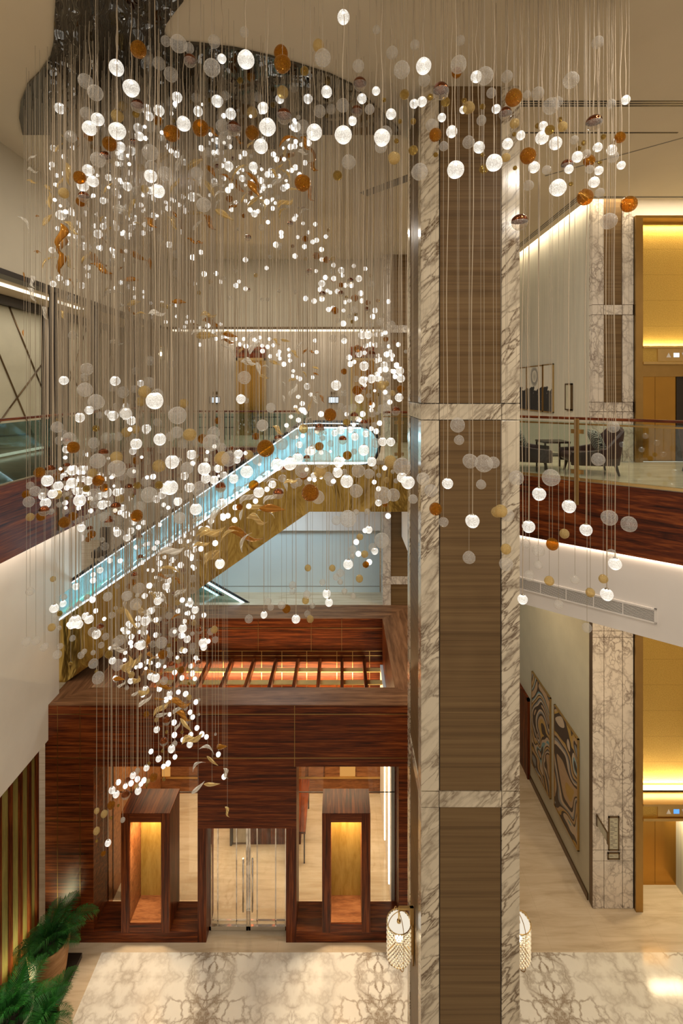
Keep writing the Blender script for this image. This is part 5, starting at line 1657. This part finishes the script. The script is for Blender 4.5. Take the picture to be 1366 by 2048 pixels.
for x, y, L, ang, k_ in LEAVES:
    Y = 7.2 + rnd.uniform(-.5, .5)
    for _k in range(30):
        if x < 110: Y = 7.4 + rnd.uniform(-.2, .2)
        p_ = P(x, y, Y)
        if clear(p_, L * Y / F * .33): break
        Y = rnd.uniform(6.3, 8.15)
    placed.append((p_, L * Y / F * .33))
    LV.append((k_, x, y, L, ang, P(x, y, Y), L * Y / F))

# ------------------------------------------------------------------ names for the places of the swarm
REG = [
    (0, 0, 250, 175, 'high before the mirror\'s dark left part'), (250, 0, 420, 175, 'high before the mirror\'s notch'), (420, 0, 560, 175, 'high before the mirror\'s slanting rim'),
    (560, 0, 700, 190, 'high at the mirror\'s right rim'), (700, 0, 830, 300, 'high between mirror and column'), (830, 0, 930, 190, 'at the column head\'s left edge'), (930, 0, 1045, 190, 'at the column head\'s right edge'),
    (830, 190, 930, 420, 'before the upper column\'s left half'), (930, 190, 1045, 420, 'before the upper column\'s right half'), (1045, 0, 1366, 240, 'highest right of the column'), (1045, 240, 1150, 340, 'close beside the column below the slots'), (1150, 240, 1366, 340, 'at the ceiling crease far right'), (1045, 340, 1366, 560, 'level with the bright right cove'),
    (0, 175, 150, 300, 'under the mirror\'s left tip'), (150, 175, 200, 300, 'under the mirror near its left tip'), (200, 175, 260, 300, 'under the mirror, a third along'), (260, 175, 330, 300, 'in the upper swarm\'s left half'), (330, 175, 390, 300, 'in the upper swarm\'s middle'), (390, 175, 450, 300, 'just right of the upper swarm\'s middle'), (450, 175, 510, 300, 'in the upper swarm\'s right half'), (510, 175, 570, 300, 'under the mirror\'s right part'), (560, 190, 630, 300, 'near the mirror\'s right tip'), (630, 190, 700, 300, 'under the mirror\'s right tip'),
    (0, 300, 140, 400, 'below the upper swarm, far left'), (140, 300, 200, 400, 'below the upper swarm\'s left part'), (200, 300, 260, 400, 'below the upper swarm, left of middle'), (260, 300, 310, 400, 'below the upper swarm\'s middle'), (310, 300, 360, 400, 'among blades below the upper swarm\'s middle'), (360, 300, 430, 400, 'among blades right of the middle'), (430, 300, 490, 400, 'below the mirror\'s stepped edge'), (490, 300, 560, 400, 'left of the big amber globe'), (560, 300, 830, 420, 'around the big isolated amber globe'),
    (0, 400, 140, 480, 'above the left gallery\'s near header'), (0, 480, 140, 560, 'touching the left gallery\'s near header'), (140, 400, 210, 480, 'in the tangled left blades'), (140, 480, 210, 560, 'under the tangled left blades'), (210, 400, 300, 560, 'right of the tangled left blades'), (300, 400, 400, 600, 'on the blank wall left of centre'), (400, 400, 520, 600, 'on the blank wall at centre'), (520, 400, 600, 560, 'on the blank wall right of centre'), (600, 400, 650, 560, 'atop the right hand stream'), (650, 400, 700, 560, 'in the right hand stream\'s upper part'), (700, 400, 830, 560, 'on the blank wall beside the column'),
    (0, 560, 200, 700, 'before the left gallery posts\' tops'), (200, 560, 330, 700, 'before the left gallery\'s far header'), (330, 560, 400, 700, 'on the thin trail\'s left part'), (400, 560, 480, 700, 'on the thin trail\'s right part'), (480, 560, 530, 720, 'before the middle gold door\'s top'), (530, 560, 600, 720, 'right of the middle gold door\'s top'), (600, 560, 650, 720, 'in the stream above the far cove'), (650, 560, 700, 720, 'left of the right gold door\'s top'), (700, 560, 730, 720, 'left half before right door\'s top'), (730, 560, 765, 720, 'right half before right door\'s top'), (760, 560, 830, 720, 'before the far pillar\'s top'),
    (0, 700, 160, 830, 'before the near lattice panel'), (160, 700, 210, 830, 'before the gallery\'s second post'), (210, 700, 270, 830, 'before the second lattice panel'), (270, 700, 330, 830, 'right of the second lattice panel'), (330, 700, 470, 830, 'left of the middle gold door'), (470, 700, 560, 830, 'before the middle gold door'), (560, 700, 610, 830, 'in the blade stream between gold doors'), (610, 700, 690, 830, 'around the screen between gold doors'), (690, 700, 730, 830, 'before the right door\'s left leaf'), (730, 700, 765, 830, 'before the right door\'s right leaf'), (760, 700, 830, 830, 'before the far pillar\'s middle'),
    (0, 830, 100, 900, 'above the left glass panel'), (0, 900, 80, 960, 'at the lower swarm\'s left tip'), (80, 830, 130, 960, 'near the lower swarm\'s left tip'), (130, 830, 180, 900, 'before the left glass panel\'s end'), (130, 900, 180, 960, 'left in the lower swarm\'s core'), (180, 830, 220, 960, 'in the lower swarm\'s left core'), (220, 830, 260, 960, 'in the lower swarm\'s middle'), (260, 830, 300, 960, 'in the lower swarm\'s right core'), (300, 830, 340, 960, 'before the far railing\'s left end'), (340, 830, 380, 960, 'before the far railing\'s middle'), (380, 830, 425, 960, 'before the far railing\'s right end'), (425, 830, 470, 960, 'above the escalator\'s upper handrail'), (470, 830, 515, 960, 'left of the big lowest amber globe'), (515, 830, 560, 960, 'beside the big lowest amber globe'), (560, 830, 605, 960, 'where the escalator meets its landing'), (605, 830, 650, 960, 'at the landing\'s left end'), (650, 830, 700, 960, 'before the landing\'s glowing glass'), (700, 830, 740, 960, 'before the landing\'s rounded end'), (740, 830, 832, 960, 'between landing and column'),
    (0, 960, 75, 1130, 'before the left wood band'), (75, 960, 125, 1130, 'before the wood band\'s middle'), (125, 960, 155, 1130, 'left before the wood band\'s end'), (155, 960, 180, 1130, 'before the wood band\'s end'), (180, 960, 220, 1130, 'right past the wood band\'s end'), (220, 960, 260, 1130, 'above the escalator\'s lower handrail'), (260, 960, 305, 1130, 'before the escalator\'s lower glass'), (305, 960, 350, 1130, 'before the escalator\'s middle glass'), (350, 960, 400, 1130, 'below the escalator\'s middle glass'), (400, 960, 450, 1130, 'before the escalator\'s upper skirt'), (450, 960, 520, 1130, 'before the gold cladding\'s upper slope'), (520, 960, 600, 1130, 'before the gold cladding\'s bend'), (600, 960, 660, 1130, 'before the level gold cladding'), (660, 960, 720, 1130, 'before the level cladding\'s middle'), (720, 960, 832, 1130, 'before the cladding beside the column'),
    (832, 420, 1005, 960, 'before the column\'s middle shaft'), (832, 960, 1045, 1200, 'before the column at balcony height'), (1005, 560, 1200, 1000, 'before the right balcony beside the column'), (1200, 560, 1366, 1000, 'before the right balcony\'s armchair'), (1045, 1000, 1366, 1080, 'before the right wood band'), (1045, 1080, 1150, 1300, 'before the right fascia near the column'), (1150, 1080, 1366, 1300, 'before the right fascia\'s grille end'), (1005, 1000, 1045, 1300, 'at the column\'s right edge'),
    (0, 1130, 120, 1400, 'before the pale left wall'), (120, 1130, 175, 1250, 'before the escalator\'s lowest glass'), (175, 1130, 230, 1250, 'below the escalator\'s lowest glass'), (230, 1130, 265, 1250, 'at the falling trail\'s upper left'), (265, 1130, 300, 1250, 'in the falling trail\'s upper part'), (300, 1130, 345, 1250, 'in the falling trail\'s thick middle'), (345, 1130, 400, 1250, 'at the falling trail\'s upper right'), (400, 1130, 480, 1300, 'right of the falling trail'), (480, 1130, 640, 1330, 'before the portal\'s back rim'), (640, 1130, 832, 1330, 'before the pale blue wall'),
    (120, 1250, 230, 1400, 'before the lower gold cladding'), (230, 1250, 270, 1400, 'left of the open portal grid'), (270, 1250, 310, 1400, 'at the open grid\'s left end'), (310, 1250, 350, 1400, 'before the open grid\'s left beams'), (350, 1250, 480, 1400, 'before the open grid\'s middle beams'), (150, 1400, 330, 1530, 'before the portal front\'s left half'), (330, 1400, 365, 1530, 'in the trail before the portal front'), (365, 1400, 420, 1530, 'right in the trail before the portal'), (420, 1400, 520, 1700, 'above the glass doors'),
    (150, 1530, 260, 1620, 'at the left opening\'s top'), (260, 1530, 420, 1620, 'above the left display niche'), (120, 1620, 300, 1760, 'at the trail\'s very end'),
]
def place(x, y):
    for a, b, c_, d_, s in REG:
        if a <= x < c_ and b <= y < d_: return s
    return 'at the hanging glass\'s loose edge'


NAME = {'w': ('lit_globe_pendant', 'lit clear globe'), 'c': ('clear_globe_pendant', 'unlit crackle globe'), 'a': ('amber_globe_pendant', 'deep amber globe'),
        'k': ('copper_globe_pendant', 'copper topped globe'), 'h': ('honey_globe_pendant', 'pale honey globe'), 'g': ('gold_globe_pendant', 'small gold globe'),
        'Lc': ('clear_blade_pendant', 'clear glass blade'), 'Lh': ('honey_blade_pendant', 'honey glass blade'), 'La': ('amber_blade_pendant', 'amber glass blade')}
ORD = ['leftmost', 'second from left', 'third from left', 'fourth from left', 'fifth from left', 'sixth from left']
ORDR = ['rightmost', 'second from right', 'third from right', 'fourth from right', 'fifth from right']
def labels(items):
    """items: (kind, x, y, size, ...) -> list of (label, group)"""
    by = {}
    for i, it in enumerate(items):
        by.setdefault((it[0], place(it[1], it[2])), []).append(i)
    out_ = [None] * len(items)
    for (k_, pl_), ids in by.items():
        nm = NAME[k_][1]
        gp = nm + 's ' + pl_
        if len(ids) == 1:
            out_[ids[0]] = (nm + ' ' + pl_, None)
            continue
        ids = sorted(ids, key=lambda i: items[i][1])
        n = len(ids)
        for j, i in enumerate(ids):
            if n <= 11:
                o_ = 'middle' if (n == 3 and j == 1) else (ORD[j] if j < 6 and j <= n - 1 - j else ORDR[n - 1 - j])
                out_[i] = ('%s of the %ss %s' % (o_, nm, pl_), gp)
            else:
                out_[i] = ('%s %s' % (nm, pl_), gp)
    return out_


def put(name, data, parent, loc=(0, 0, 0), sc=(1, 1, 1), rot=(0, 0, 0)):
    o = bpy.data.objects.new(name, data)
    o.parent = parent
    o.location = loc
    o.scale = sc
    o.rotation_euler = rot
    COL.objects.link(o)
    return o


def hang_z(p): return HC - .02


GL.sort(key=lambda t: -t[3])
cnt, keep, rest = {}, [], {}
for it in GL:
    cnt[it[0]] = cnt.get(it[0], 0) + 1
    if cnt[it[0]] <= 300: keep.append(it)
    else: rest.setdefault(it[0], []).append(it)
LVS = sorted([('L' + t[0],) + t[1:] for t in LV], key=lambda t: -t[3])
labs = labels(keep + LVS)
for (it, (lb, gp)) in zip(keep, labs):
    k_, x, y, r, p_, R = it
    nm = NAME[k_][0]
    root = empty(nm, p_, lb, 'globe pendant', gp or NAME[k_][1] + 's ' + place(x, y))
    put('globe', rnd.choice(GD[k_]), root, sc=(R, R, R), rot=(0, 0, rnd.uniform(0, 6)))
    L = HC - .02 - p_.z - R * .98
    if k_ == 'w':
        put('cord', rnd.choice(CD), root, (0, 0, R * .98), (1, 1, L))
        put('cap', FIT, root, (0, 0, R), (R, R, R))
        put('bulb', BUL, root, (0, 0, R * .72), (R * .24, R * .24, R * .14))
    else:
        put('wire', rnd.choice(WD), root, (0, 0, R * .98), (1, 1, L))
for k_, its in rest.items():
    m = MB()
    for _, x, y, r, p_, R in its:
        m.sphere(tuple(p_), R, 14, 9)
        n0 = len(m.bm.faces)
        m.tube([(p_.x, p_.y, p_.z + R * .98), (p_.x, p_.y, HC - .02)], .0035, 4, cap=False)
        m.bm.faces.ensure_lookup_table()
        for i in range(n0, len(m.bm.faces)): m.bm.faces[i].material_index = 1
    tag(m.build(NAME[k_][0] + '_field', [GF[k_], M['cord']]), 'scattered smallest %s globes filling the gaps of the hanging swarm' % {'w': 'lit glass', 'c': 'unlit crackle'}[k_], 'globe pendants', None, 'stuff')
for it, (lb, gp) in zip(LVS, labs[len(keep):]):
    k_, x, y, L, ang, p_, Lr = it
    root = empty(NAME[k_][0], p_, lb, 'glass blade pendant', gp or NAME[k_][1] + 's ' + place(x, y))
    a = -math.radians(ang)
    o = put('blade', rnd.choice(LD[k_[1]]), root)
    # blade lies in the upright plane facing the viewer, with a random turn about its own axis
    o.matrix_local = Matrix.Rotation(PI / 2, 4, 'X') @ Matrix.Rotation(a, 4, 'Z') @ Matrix.Rotation(rnd.uniform(-.5, .5), 4, 'Y') @ Matrix.Rotation(rnd.uniform(-.8, .8), 4, 'X') @ Matrix.Scale(Lr * 1.12, 4)
    put('wire', rnd.choice(WD), root, (0, 0, 0), (1, 1, HC - .02 - p_.z))
print('PENDANTS', {k: v for k, v in cnt.items()}, 'leaves', len(LVS), 'kept', len(keep))
